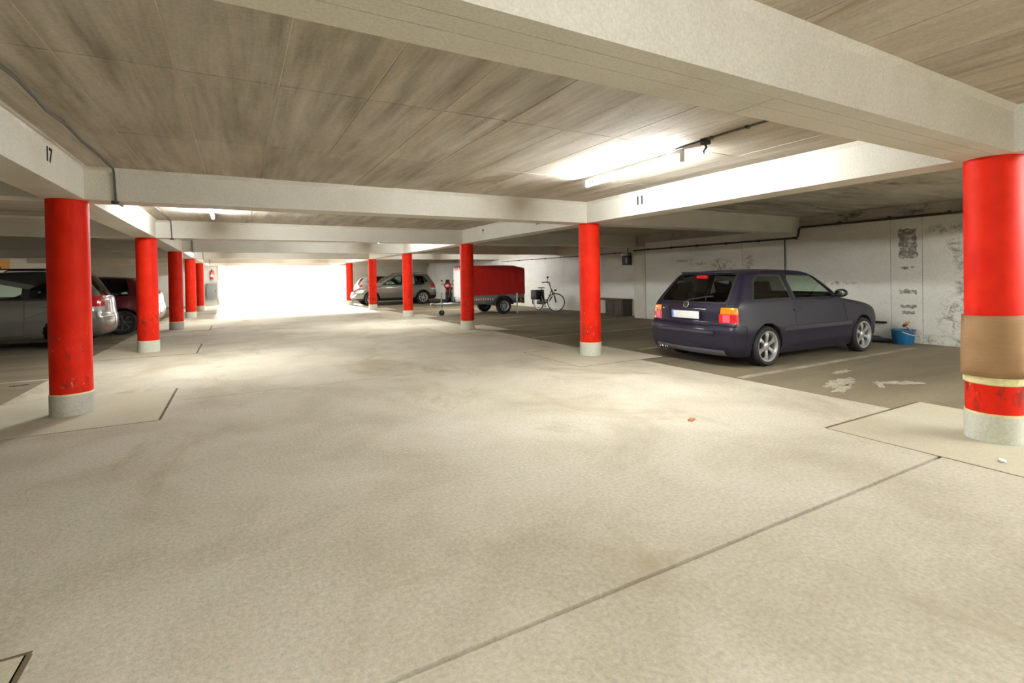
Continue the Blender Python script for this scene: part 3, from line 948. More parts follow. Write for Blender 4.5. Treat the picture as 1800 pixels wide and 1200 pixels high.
def build_car(name, sp, loc, heading, label, h, paint, cat='car', group=None, seats=True):
    fld, (x0, x1, poly) = car_field(sp)
    wm = max(p[1] for p in sp['plan']) + 0.06
    pts, Q = surface_nets(fld, (x0, -wm, 0.06), (x1, wm, poly[:, 1].max() + 0.06), h)
    me = bpy.data.meshes.new('tmp'); me.from_pydata(pts.tolist(), [], Q.tolist())
    bm = bmesh.new(); bm.from_mesh(me); bpy.data.meshes.remove(me)
    lay = bm.faces.layers.int.new('reg')
    root = empty(name, loc, heading, label, cat, group)
    regs = [('body', paint, None)]
    xmid = sp.get('cut', 1.2)
    for rg in sp['regions']:
        sides = (1, -1) if (rg[2] == 'side' or (len(rg) > 4 and rg[4] == 'pair')) else (0,)
        for sd_ in sides:
            regs.append((rg[0], rg[1], rg))
            rid = len(regs) - 1
            pl = []
            for co, no in region_planes(rg):
                co, no = co.copy(), no.copy()
                if rg[2] != 'side' and sd_ == -1:
                    co[1] *= -1; no[1] *= -1
                pl.append((Vector(co), Vector(no)))
            if rg[2] == 'side': pl.append((Vector((0, sd_ * 0.25, 0)), Vector((0, -sd_, 0))))
            if rg[2] == 'rear': pl.append((Vector((rg[4] if len(rg) > 4 else 0.3, 0, 0)), Vector((1, 0, 0))))
            if rg[2] == 'front': pl.append((Vector((rg[4], 0, 0)), Vector((-1, 0, 0))))
            P_ = np.array([v.co[:] for v in bm.verts])
            ok = np.ones(len(P_), bool)
            for co, no in pl:
                ok &= ((P_ - np.array(co)) @ np.array(no)) < h * 1.6
            bm.verts.ensure_lookup_table()
            fs = set()
            for i in np.nonzero(ok)[0]:
                fs.update(bm.verts[int(i)].link_faces)
            for co, no in pl:
                gm = set(fs)
                for f in fs:
                    gm.update(f.verts); gm.update(f.edges)
                r_ = bmesh.ops.bisect_plane(bm, geom=list(gm), dist=2e-4, plane_co=co, plane_no=no)
                fs = set(g for g in r_['geom'] if isinstance(g, bmesh.types.BMFace))
                fs = set(f for f in fs if (f.calc_center_median() - co).dot(no) <= 1e-5)
            for f in fs:
                c = f.calc_center_median()
                if all((c - co).dot(no) <= 1e-5 for co, no in pl):
                    f[lay] = rid
    # wheel wells
    wid = {}
    for ax in (0.0, sp['wb']):
        for sg in (1, -1):
            regs.append(('wheel_well', 'liner', None)); wid[(ax, sg)] = len(regs) - 1
    for f in bm.faces:
        c = f.calc_center_median()
        for ax in (0.0, sp['wb']):
            if abs(c.y) > 0.42 and (c.x - ax) ** 2 + (c.z - sp['R']) ** 2 < (sp['ra'] + 0.006) ** 2 and abs(f.normal.y) < 0.95 or \
               (abs(abs(c.y) - 0.45) < 0.03 and (c.x - ax) ** 2 + (c.z - sp['R']) ** 2 < sp['ra'] ** 2):
                f[lay] = wid[(ax, 1 if c.y > 0 else -1)]
    bm.normal_update()
    for rid in range(1, len(regs)):
        if regs[rid][0] in ('wheel_well',): continue
        left = set(f for f in bm.faces if f[lay] == rid)
        isl = []
        while left:
            st = [left.pop()]; comp = [st[0]]
            while st:
                f = st.pop()
                for e in f.edges:
                    for g in e.link_faces:
                        if g in left:
                            left.discard(g); st.append(g); comp.append(g)
            isl.append(comp)
        isl.sort(key=len)
        for comp in isl[:-1]:
            for f in comp: f[lay] = 0
    buckets = {}
    for f in bm.faces: buckets.setdefault(f[lay], []).append(f)
    made = {}
    for rid, fs in buckets.items():
        nm, mt, rg = regs[rid]
        vid, vs, fc = {}, [], []
        for f in fs:
            t = []
            for v in f.verts:
                if v not in vid:
                        vid[v] = len(vs); vs.append(v.co.copy())
                t.append(vid[v])
            fc.append(t)
        opt = sp.get('groove', {}).get(nm)
        if opt:            # a shut line: the part's rim turns inwards
            b2 = bmesh.new()
            bv = [b2.verts.new(c) for c in vs]
            for t in fc:
                try: b2.faces.new([bv[i] for i in t])
                except ValueError: pass
            b2.normal_update()
            be = [e for e in b2.edges if e.is_boundary]
            rim = set(v for e in be for v in e.verts)
            nrm = {v: v.normal.copy() for v in rim}
            r = bmesh.ops.inset_region(b2, faces=b2.faces[:], thickness=opt, use_even_offset=True, use_boundary=True)
            for e in b2.edges:
                if e.is_boundary:
                    for v in e.verts:
                        if v in nrm:
                            v.co -= nrm.pop(v) * 0.014
            me = bpy.data.meshes.new(nm); b2.to_mesh(me); b2.free()
        else:
            me = bpy.data.meshes.new(nm); me.from_pydata([tuple(v) for v in vs], [], fc)
        if nm in sp.get('recess', {}):
            n = np.array([0.0, 0, 0])
            d = sp['recess'][nm]
            me.update()
            nn = [v.normal.copy() for v in me.vertices]
            for v, q in zip(me.vertices, nn): v.co -= q * d
        me.shade_smooth()
        me.set_sharp_from_angle(angle=math.radians(38))
        made.setdefault(nm, []).append(link(nm, me, mt, root))
    bm.free()
    # wheels
    wy = sp['track'] / 2
    for ax in (0.0, sp['wb']):
        for s in (1, -1):
            make_wheel(root, (ax, s * wy, sp['R']), s, sp['R'], sp['tw'], sp['rim'], sp['spokes'], sp.get('rimmat', 'rim'))
    # door mirrors
    mx, mz, my = sp['mirror']
    for s in (1, -1):
        b = MB().ellipsoid((mx, s * (my + 0.09), mz), 0.055, 0.10, 0.065, 16, 10)
        b.tube([(mx + 0.02, s * (my - 0.03), mz - 0.05), (mx, s * (my + 0.03), mz - 0.02)], 0.022, 8)
        o = b.build('door_mirror', sp.get('mirror_mat', paint), root)
        MB().ellipsoid((mx - 0.045, s * (my + 0.09), mz), 0.016, 0.082, 0.05, 16, 8).build('mirror_glass', 'mirror', o)
    if seats:
        for s in (1, -1):
            seat(root, sp['seat'][0], s * 0.36, sp['seat'][1], 0.46)
            seat(root, sp['seat'][2], s * 0.36, sp['seat'][1] + 0.03, 0.56)
        sx = sp['seat'][0] + 0.78
        MB().bbox(sx, sx + 0.28, -0.62, 0.62, sp['seat'][1] + 0.12, sp['seat'][1] + 0.40, 0.05).build('dashboard', 'seat', root)
        MB().torus((0, 0, 0), 0.17, 0.014, 'x', 24, 6).build('steering_wheel', 'black', root, (sx - 0.10, 0.36, sp['seat'][1] + 0.36), (0, -0.35, 0))
    return root

def seat(root, x, y, z, wd):
    b = MB().bbox(x - 0.05, x + 0.46, y - wd / 2, y + wd / 2, z - 0.12, z + 0.06, 0.05)
    q = MB().bbox(-0.07, 0.07, -wd / 2, wd / 2, 0.0, 0.62, 0.05)
    hd = MB().bbox(-0.05, 0.04, -0.13, 0.13, 0.64, 0.82, 0.03)
    hd.tube([(0, 0.05, 0.6), (0, 0.05, 0.68)], 0.008, 6).tube([(0, -0.05, 0.6), (0, -0.05, 0.68)], 0.008, 6)
    th = math.radians(-18)
    for src in (q, hd):
        b.add([(x + v[0] * math.cos(th) + v[2] * math.sin(th), y + v[1], z - v[0] * math.sin(th) + v[2] * math.cos(th)) for v in src.v], src.f)
    b.build('seat', 'seat', root)

wheel_cache = {}
def make_wheel(root, c, s, R, tw, rimr, spokes, rimmat='rim'):
    key = (R, tw, rimr, spokes, rimmat)
    if key not in wheel_cache:
        h2 = tw / 2
        ty = MB().lathe([(rimr - 0.005, -h2 + 0.01), (rimr + 0.02, -h2), (R - 0.035, -h2 - 0.004), (R - 0.008, -h2 + 0.018), (R, -h2 + 0.04), (R, -0.02), (R - 0.006, -0.014), (R - 0.006, 0.014), (R, 0.02), (R, h2 - 0.04),
                          (R - 0.008, h2 - 0.018), (R - 0.035, h2 + 0.004), (rimr + 0.02, h2), (rimr - 0.005, h2 - 0.01)], 56, 'y').mesh('tyre')
        ty.materials.append(M['tyre'])
        b = MB()
        yo = h2 - 0.006          # outer face
        b.lathe([(rimr - 0.004, -h2 + 0.012), (rimr - 0.03, -h2 + 0.03), (rimr - 0.035, h2 - 0.05), (rimr - 0.022, yo - 0.012), (rimr - 0.012, yo), (rimr + 0.004, yo + 0.002), (rimr + 0.004, yo - 0.01), (rimr - 0.004, yo - 0.012)], 56, 'y')
        b.lathe([(0, yo - 0.008), (0.03, yo - 0.008), (0.05, yo - 0.016), (0.065, yo - 0.028), (0.065, yo - 0.06)], 32, 'y')
        for i in range(spokes):
            a0 = 2 * math.pi * i / spokes
            w0, w1 = 0.40 * 2 * math.pi / spokes, 0.27 * 2 * math.pi / spokes
            vs = []
            nseg = 5
            for k in range(nseg + 1):
                t = k / nseg
                r = 0.05 + (rimr - 0.02 - 0.05) * t
                wdt = (w0 * (1 - t) ** 1.3 * 0.9 + w1 * (0.55 + 0.75 * abs(t - 0.45) * 2)) * 0.62
                yy = yo - 0.026 + 0.016 * math.sin(t * math.pi * 0.9)
                for da, dy in ((-wdt, -0.012), (-wdt * 0.6, 0), (wdt * 0.6, 0), (wdt, -0.012), (wdt * 0.8, -0.035), (-wdt * 0.8, -0.035)):
                    vs.append((r * math.cos(a0 + da), yy + dy, r * math.sin(a0 + da)))
            fs = []
            for k in range(nseg):
                for j in range(6):
                    fs.append((k * 6 + j, k * 6 + (j + 1) % 6, (k + 1) * 6 + (j + 1) % 6, (k + 1) * 6 + j))
            b.add(vs, fs)
        rm = b.mesh('wheel_rim'); rm.materials.append(M[rimmat])
        dk = MB().lathe([(0, h2 - 0.075), (rimr - 0.036, h2 - 0.075), (rimr - 0.036, h2 - 0.09), (0, h2 - 0.09)], 32, 'y').mesh('brake_disc')
        dk.materials.append(M['disc'])
        wheel_cache[key] = (ty, rm, dk)
    ty, rm, dk = wheel_cache[key]
    rz = 0 if s > 0 else math.pi
    wl = link('wheel', ty, None, root, c, (0, random.uniform(0, 1), rz))
    link('wheel_rim', rm, None, wl)
    link('brake_disc', dk, None, wl)

# ---- the dark violet-blue three-door hatchback
golf = dict(
    side=[(-.55, .15), (-.70, .17), (-.775, .26), (-.79, .42), (-.79, .55), (-.755, .60), (-.725, .63), (-.73, .80), (-.705, .90), (-.62, 1.01), (-.47, 1.18), (-.33, 1.325), (-.26, 1.362), (.0, 1.385), (.5, 1.40), (1.0, 1.392),
          (1.30, 1.36), (1.55, 1.24), (1.85, 1.05), (1.98, .965), (2.25, .925), (2.7, .86), (3.02, .78), (3.16, .70), (3.22, .60), (3.27, .46), (3.25, .30), (3.15, .18), (2.6, .14), (.5, .14)],
    plan=[(-1.0, .735), (-.8, .78), (-.45, .825), (0, .84), (1.2, .845), (2.5, .83), (2.9, .78), (3.2, .66), (3.4, .55)],
    sect=[(0, .90), (.18, .93), (.28, .972), (.42, .985), (.48, .998), (.56, 1.0), (.66, .985), (.85, .965), (.93, .945), (1.30, .745), (1.45, .66)],
    sectsig=0.02, kr=0.16, kf=0.30, crown=0.07, R=.287, ra=.325, wb=2.475, round=0.055,
    track=1.47, tw=.19, rim=.215, spokes=6, mirror=(1.70, 1.0, .80), seat=(0.75, .42, -0.12),
    groove={'door': .005, 'tailgate': .005, 'bonnet': .005, 'rear_bumper': .005, 'front_bumper': .005},
    recess={'window': .006, 'rear_window': .006, 'windscreen': .006, 'plate_recess': .012},
    regions=[
        ('front_bumper', 'navy', 'box', (2.85, None, None, None, .1, .55)),
        ('rear_bumper', 'navy', 'box', (None, -.44, None, None, .1, .60)),
        ('lower_valance', 'greytrim', 'box', (None, -.46, -.64, .64, .16, .26)),
        ('tailgate', 'navy', 'rear', [(-.60, .605), (.60, .605), (.615, .86), (.54, 1.36), (-.54, 1.36), (-.615, .86)], -.05),
        ('bonnet', 'navy', 'box', (2.05, 3.1, -.66, .66, .72, None)),
        ('door', 'navy', 'side', [(.50, .26), (1.88, .26), (1.98, .60), (1.92, .93), (1.42, 1.32), (.60, 1.34), (.62, .95)]),
        ('window_frame', 'black', 'side', [(.655, .935), (1.815, .935), (1.815, .97), (1.36, 1.30), (.635, 1.322)]),
        ('window', 'glass', 'side', [(.70, .955), (1.735, .955), (1.735, .975), (1.33, 1.275), (.67, 1.295)]),
        ('window_frame', 'black', 'side', [(-.27, .94), (.60, .94), (.575, 1.315), (.06, 1.32), (-.10, 1.245)]),
        ('window', 'tint', 'side', [(-.23, .965), (.57, .965), (.545, 1.29), (.08, 1.295), (-.07, 1.23)]),
        ('window_frame', 'black', 'rear', [(-.62, .905), (.62, .905), (.635, .96), (.55, 1.335), (-.55, 1.335), (-.635, .96)], -.05),
        ('rear_window', 'tint', 'rear', [(-.59, .93), (.59, .93), (.605, .97), (.525, 1.315), (-.525, 1.315), (-.605, .97)], -.05),
        ('window_frame', 'black', 'front', [(-.66, .985), (.66, .985), (.56, 1.335), (-.56, 1.335)], 1.30),
        ('windscreen', 'glass', 'front', [(-.63, 1.01), (.63, 1.01), (.53, 1.315), (-.53, 1.315)], 1.30),
        ('tail_lamp', 'redlens', 'box', (None, -.58, .545, None, .635, .765), 'pair'),
        ('turn_lamp', 'amber', 'box', (None, -.58, .565, None, .765, .855), 'pair'),
        ('reflector', 'reflex', 'box', (None, -.58, .60, .70, .65, .755), 'pair'),
        ('plate_recess', 'navy', 'box', (None, -.4, -.36, .36, .655, .845)),
        ('side_moulding', 'trim', 'side', [(.36, .485), (2.12, .485), (2.12, .545), (.36, .545)]),
        ('head_lamp', 'clearlens', 'box', (2.95, None, .40, .72, .58, .72), 'pair'),
        ('grille', 'black', 'box', (3.0, None, -.38, .38, .60, .70)),
    ])
gx, gy, gh = 6.63, 5.28, -0.016
G = build_car('hatchback_car', golf, (gx, gy, 0), gh, 'dark violet-blue three-door hatchback parked nose to the right wall', 0.02, 'navy')
# rear details
MB().bbox(-.012, .0, -.26, .26, -.055, .055, .004).build('number_plate', 'plate', G, (-.748, 0, .735), (0, math.radians(-2), 0))
MB().bbox(-.0135, .0, .222, .259, -.053, .053, .002).build('plate_band', 'plateblue', [o for o in G.children if o.name.startswith('number_plate')][0])
def emblem():
    t = MB().torus((0, 0, 0), .047, .006, 'x', 32, 8)
    def bar(a, b): t.tube([(0, a[0], a[1]), (0, b[0], b[1])], .005, 6)
    bar((-.022, .042), (0, .004)); bar((0, .004), (.022, .042))
    bar((-.041, .022), (-.021, -.04)); bar((-.021, -.04), (0, -.004)); bar((0, -.004), (.021, -.04)); bar((.021, -.04), (.041, .022))
    return t
emblem().build('emblem', 'chrome', G, (-.728, 0, .885), (0, math.radians(20), 0))
MB().bbox(-.02, .02, -.10, .10, -.02, .02, .006).build('high_brake_lamp', 'redlens', G, (-.375, 0, 1.285), (0, math.radians(52), 0))
MB().tube([(-.70, .0, .935), (-.69, -.08, .96), (-.655, -.30, 1.0), (-.64, -.42, 1.01)], .011, 8).build('wiper', 'black', G)
MB().bbox(-.03, .02, -.47, .47, -.01, .022, .008).build('roof_spoiler', 'navy', G, (-.29, 0, 1.342), (0, math.radians(20), 0))
for yy in (.50, .40):
    MB().lathe([(.034, -.14), (.036, 0), (.030, .002), (.027, -.03), (.026, -.13)], 20, 'x').build('exhaust_tip', 'chrome', G, (-.735, yy, .19), (0, 0, math.pi))
for s in (1, -1):
    MB().bbox(-.10, .10, -.012, .012, -.016, .016, .006).build('door_handle', 'black', G, (.70, s * .825, .78))
MB().tube([(.05, .0, 1.395), (-.06, .0, 1.55)], [.006, .003], 6).build('aerial', 'black', G)
MB().bbox(-.012, .012, -.52, .52, -.02, .02, .008).build('bumper_strip', 'trim', G, (-.778, 0, .50))

# ---- generic shapes for the other cars
def hatch(L=4.25, wb=2.6, H=1.5, Wd=1.78, belt=.93, R=.31, tall=False, ro=.72, paint='greyp', suv=False):
    fo = L - wb - ro
    xn = wb + fo
    zb = .24 if suv else .19
    k = H
    hood = .74 * 1.0 if not tall else .98
    hood = .66 * H if not tall else .64 * H
    a = wb - (.42 if not tall else .15)          # windscreen base
    side = [(-ro + .16, zb), (-ro + .05, zb + .05), (-ro, .42), (-ro + .005, .62), (-ro + .045, .70), (-ro + .06, belt - .02), (-ro + .10, belt + .07), (-ro + .24, belt + .27), (-ro + .42, k - .075), (-ro + .52, k - .03),
            (.2, k - .005), (.7, k), (1.15, k - .02), (1.45 if not tall else 1.65, k - .085), (a - .35, (k + belt + .12) / 2 + .02), (a, belt + .10), (a + .25, belt + .05), (wb + .35, belt - .06), (xn - .22, belt - .20), (xn - .07, belt - .32),
            (xn - .01, .52), (xn, .40), (xn - .05, zb + .06), (xn - .2, zb), (wb - .6, zb - .01), (.6, zb - .01)]
    hw = Wd / 2
    plan = [(-ro - .2, hw * .86), (-ro, hw * .90), (-ro + .35, hw * .965), (.1, hw * .99), (1.2, hw), (wb, hw * .985), (wb + .4, hw * .93), (xn - .15, hw * .78), (xn + .1, hw * .65)]
    sect = [(0, .88), (zb, .92), (zb + .1, .965), (.48, .99), (.62, 1.0), (belt - .12, .985), (belt, .955), (H - .1, .755), (H + .05, .66)]
    wt = H - .145
    xb = .62                                     # B pillar
    xa = a - .12
    regs = [
        ('rear_bumper', paint, 'box', (None, -.40, None, None, .1, .60)),
        ('front_bumper', paint, 'box', (wb + .42, None, None, None, .1, .58)),
        ('tailgate', paint, 'rear', [(-.58, .605), (.58, .605), (.60, .90), (.55, H - .06), (-.55, H - .06), (-.60, .90)], .05),
        ('door', paint, 'side', [(xb + .03, zb + .1), (wb - .42, zb + .1), (wb - .42, belt), (a - .25, belt + .08), (1.35, H - .10), (xb + .03, H - .09)]),
        ('rear_door', paint, 'side', [(.36, zb + .1), (xb + .02, zb + .1), (xb + .02, H - .09), (-.12, H - .10), (-.2, belt), (.12, belt - .15)]),
        ('window_frame', 'black', 'side', [(-ro + .50, belt + .15), (-ro + .75, belt + .05), (-.1, belt - .02), (xa, belt + .03), (xa, belt + .06), (xa - .72, wt + .02), (.6, wt + .035), (-.1, wt + .01)]),
        ('window', 'glass', 'side', [(xb + .07, belt + .03), (xa - .16, belt + .055), (xa - .16, belt + .075), (xa - .76, wt - .01), (xb + .07, wt + .005)]),
        ('window', 'glass', 'side', [(-.12, belt + .02), (xb - .05, belt + .025), (xb - .05, wt + .005), (-.02, wt - .01)]),
        ('window', 'tint', 'side', [(-ro + .57, belt + .16), (-ro + .78, belt + .08), (-.17, belt + .02), (-.08, wt - .02)]),
        ('rear_window', 'tint', 'rear', [(-.56, belt + .06), (.56, belt + .06), (.49, H - .10), (-.49, H - .10)], .05),
        ('windscreen', 'glass', 'front', [(-.66, belt + .13), (.66, belt + .13), (.54, H - .07), (-.54, H - .07)], 1.35),
        ('tail_lamp', 'redlens', 'box', (None, -.42, .56, None, belt - .17, belt + .05), 'pair'),
        ('clear_lamp', 'clearlens', 'box', (None, -.44, .56, None, belt - .27, belt - .17), 'pair'),
        ('reflector', 'redlens', 'box', (None, -.50, .48, .68, .34, .40), 'pair'),
        ('head_lamp', 'clearlens', 'box', (wb + .40, None, .46, None, belt - .34, belt - .20), 'pair'),
        ('grille', 'black', 'box', (wb + .5, None, -.36, .36, .50, belt - .26)),
        ('air_intake', 'black', 'box', (wb + .5, None, -.55, .55, .26, .38)),
    ]
    if suv:
        regs += [('sill_cladding', 'black', 'side', [(.30, .1), (wb - .30, .1), (wb - .30, .36), (.30, .36)]),
                 ('bumper_cladding', 'black', 'box', (None, -.36, None, None, .1, .44)),
                 ('bumper_cladding', 'black', 'box', (wb + .36, None, None, None, .1, .36)),
                 ]
    return dict(side=side, plan=plan, sect=sect, kr=.14, kf=.32, crown=.06, R=R, ra=R + .05, wb=wb, round=.09, smooth=3 if tall else 2,
                track=Wd - .24, tw=.2, rim=R * .68, spokes=8 if suv else 7, mirror=(a - .35, belt + .1, hw * .93), seat=(.85, .48, -.05),
                groove={'door': .006, 'rear_door': .006, 'tailgate': .006, 'rear_bumper': .005, 'front_bumper': .005},
                recess={'window': .004, 'rear_window': .004, 'windscreen': .004}, regions=regs)

PI = math.pi
GR = hatch(4.25, 2.62, 1.63, 1.80, 1.02, .315, True, .72, 'greyp'); GR['rimmat'] = 'rimdark'; GR['kr'] = .22; GR['round'] = .13
c1 = build_car('grey_minivan', GR, (-3.15, 14.5, 0), PI, 'tall grey family car parked nose to the left wall behind the first left column', .03, 'greyp')
for s in (1, -1):
    for xx in (.48, 1.35):
        MB().bbox(-.10, .10, -.014, .014, -.016, .016, .006).build('door_handle', 'chrome', c1, (xx - .25, s * .885, .90))
for s in (1, -1):
    MB().tube([(.0, s * .60, 1.60), (.05, s * .60, 1.66), (1.3, s * .60, 1.655), (1.4, s * .60, 1.59)], .014, 8).build('roof_rail', 'black', c1)
RD = hatch(4.1, 2.55, 1.52, 1.74, .98, .31, False, .70, 'dred'); RD['rimmat'] = 'rimdark'
c2 = build_car('red_hatchback', RD, (-2.62, 17.1, 0), PI, 'dark red car parked between the grey car and the third left column', .032, 'dred')
for s in (1, -1):
    MB().bbox(-.10, .10, -.014, .014, -.016, .016, .006).build('door_handle', 'dred', c2, (.4, s * .855, .86))
G2 = hatch(4.1, 2.55, 1.46, 1.72, .95, .30, False, .70, 'grey2')
c3 = build_car('light_grey_car', G2, (-2.75, 19.65, 0), PI, 'light grey car mostly hidden between the second and third left columns', .036, 'grey2')
SV = hatch(4.35, 2.65, 1.60, 1.82, 1.0, .34, False, .85, 'silver', True)
c4 = build_car('silver_crossover', SV, (8.52, 25.95, 0), PI, 'silver-grey crossover parked across the bay, nose toward the exit lane', .03, 'silver')
for s in (1, -1):
    for xx in (.28, 1.15):
        MB().bbox(-.10, .10, -.014, .014, -.016, .016, .006).build('door_handle', 'silver', c4, (xx, s * .90, .90))
    MB().tube([(-.1, s * .58, 1.57), (.0, s * .58, 1.62), (1.2, s * .58, 1.62), (1.3, s * .58, 1.57)], .014, 8).build('roof_rail', 'chrome', c4)
WH = hatch(4.1, 2.55, 1.5, 1.72, .97, .30, False, .70, 'pale')
c5 = build_car('pale_hatchback', WH, (6.4, 28.5, 0), 0, 'pale hatchback half hidden behind the silver crossover bonnet', .036, 'pale')

# ------------------------------------------------------------------ trailer with red tarpaulin
T = empty('tarpaulin_trailer', (0, 0, 0), 0, 'grey box trailer with a tall red tarpaulin cover beside the bicycle', 'trailer')
tx0, tx1, ty0, ty1 = 7.16, 9.35, 16.02, 17.42
b = MB()
b.bbox(tx0, tx1, ty0, ty0 + .03, .42, .74, .008).bbox(tx0, tx1, ty1 - .03, ty1, .42, .74, .008)
b.bbox(tx0, tx0 + .03, ty0, ty1, .42, .74, .008).bbox(tx1 - .03, tx1, ty0, ty1, .42, .74, .008).box(tx0, tx1, ty0, ty1, .42, .45)
b.build('box_body', 'steel', T)
b = MB()
for x in np.linspace(tx0, tx1 - .04, 5):
    b.box(x, x + .04, ty0 - .012, ty0 + .004, .42, .74)
for z in (.43, .585, .725):
    b.box(tx0, tx1, ty0 - .014, ty0 + .004, z - .012, z + .012)
b.build('side_ribs', 'steel', T)
# tarp: five-sided outline with sloping rear end, gentle sag
tp = [(tx0 - .01, .72), (tx1 + .01, .72), (tx1 - .005, 1.66), (tx1 - .42, 1.755), (tx0 - .01, 1.745)]
def tarp():
    nx, nz = 26, 12
    vs, fs = [], []
    y0, y1 = ty0 - .034, ty1 + .034
    prof = []
    def top(x):
        return 1.745 if x < tx1 - .42 else 1.745 - (x - (tx1 - .42)) / .42 * .085
    # near side, roof, far side as one strip
    strip = [(y0, .70, 0), (y0, .9, .25), (y0, 1.1, .5), (y0, 1.35, .75), (y0, 1.6, .95), (y0 + .012, None, 1), (y0 + .06, None, 1.0), (y0 + .7, None, 1), (y1 - .06, None, 1), (y1 - .012, None, 1), (y1, 1.6, .95), (y1, 1.1, .5), (y1, .70, 0)]
    for i in range(nx + 1):
        x = tx0 - .012 + (tx1 - tx0 + .024) * i / nx
        for j, (y, z, f) in enumerate(strip):
            if z is None:
                zz = top(x) + {5: -.02, 6: 0, 7: .03, 8: 0, 9: -.02}[j] + .004 * math.sin(i * 2.1)
            else:
                zz = .70 + (z - .70) * (top(x) - .70) / 1.045
                if j == 0 or j == 12: zz += .003 * math.sin(i * 0.7)
            yy = y + (.006 * math.sin(i * 1.9 + j) if z is not None and z < 1.6 else 0)
            vs.append((x, yy, zz))
    k = len(strip)
    for i in range(nx):
        for j in range(k - 1):
            fs.append((i * k + j, (i + 1) * k + j, (i + 1) * k + j + 1, i * k + j + 1))
    fs.append(tuple(nx * k + j for j in range(k)))
    return MB().add(vs, fs)
tarp().build('tarpaulin', 'tarp', T)
# white front sheet with a laced, toothed upper edge
pts = [(ty0 + .0, .62), (ty1, .62)]
n = 9
for i in range(n):
    f0 = ty1 - (ty1 - ty0) * i / n
    pts += [(f0, 1.70), (f0 - (ty1 - ty0) / n * .5, 1.55)]
pts += [(ty0, 1.70)]
MB().prism(pts, tx0 - .05, tx0 - .022, 'x').build('front_sheet', 'tarpwhite', T, smooth=False)
MB().box(tx0 - .022, tx0 - .012, ty0, ty1, .70, 1.73).build('front_wall', 'tarp', T, smooth=False)
b = MB()
b.box(7.18, 9.30, ty0 + .2, ty0 + .26, .36, .42).box(7.18, 9.30, ty1 - .26, ty1 - .2, .36, .42)
b.tube([(7.2, ty0 + .23, .39), (6.1, (ty0 + ty1) / 2, .40)], .03, 8).tube([(7.2, ty1 - .23, .39), (6.1, (ty0 + ty1) / 2, .40)], .03, 8)
b.tube([(6.15, (ty0 + ty1) / 2, .40), (5.95, (ty0 + ty1) / 2, .42)], [.035, .04], 10)
b.tube([(8.42, ty0 - .05, .30), (8.42, ty1 + .05, .30)], .03, 8)
b.build('chassis', 'steel', T)
jw = MB().tube([(6.32, (ty0 + ty1) / 2 - .08, .30), (6.32, (ty0 + ty1) / 2 - .08, .78)], .024, 10)
jw.tube([(6.32, (ty0 + ty1) / 2 - .08, .78), (6.38, (ty0 + ty1) / 2 - .12, .80)], .01, 6).box(6.27, 6.37, (ty0 + ty1) / 2 - .10, (ty0 + ty1) / 2 - .06, .36, .46)
jw.tube([(6.32, (ty0 + ty1) / 2 - .13, .10), (6.32, (ty0 + ty1) / 2 - .13, .28), (6.32, (ty0 + ty1) / 2 - .08, .30)], .01, 6)
jk = jw.build('jockey_stand', 'steel', T)
MB().lathe([(.0, -.035), (.085, -.035), (.10, -.02), (.10, .02), (.085, .035), (0, .035)], 28, 'y').build('jockey_wheel', 'tyre', jk, (6.32, (ty0 + ty1) / 2 - .08, .10))
for yy, s in ((ty0 - .10, -1), (ty1 + .10, 1)):
    wl = MB()
    make_wheel(T, (8.42, yy, .29), s, .29, .165, .175, 9)
    f = MB()
    prof = []
    for i in range(13):
        a = math.radians(8 + i * 14)
        prof.append((8.42 + .37 * math.cos(a), .29 + .37 * math.sin(a)))
    inner = [(8.42 + (x - 8.42) * .965, .29 + (z - .29) * .965) for x, z in prof]
    f.prism(prof + inner[::-1], yy - .11, yy + .11, 'y').build('mudguard', 'black', T, ang=50)
rs = MB().box(7.2, 8.05, ty0 - .018, ty0 - .012, .52, .575).build('reflective_strip', 'white', T, smooth=False)
for i in range(9):
    x = 7.21 + i * .092
    MB().prism([(x, .521), (x + .046, .521), (x + .07, .574), (x + .024, .574)], ty0 - .0205, ty0 - .017, 'y').build('red_stripe', 'redlens', rs, smooth=False)
MB().ellipsoid((9.20, ty0 - .02, .49), .055, .03, .045).build('side_lamp', 'amber', T)
MB().bbox(9.02, 9.33, ty0 - .012, ty0 + .01, .42, .56, .004).build('lamp_board', 'black', T)
MB().bbox(9.0, 9.045, ty0 - .05, ty0 - .015, 0.0, .74, .006).build('prop_stand', 'white', T)
MB().bbox(9.32, 9.37, ty0 + .02, ty0 + .30, .36, .46, .006).build('tail_lamp', 'redlens', T)

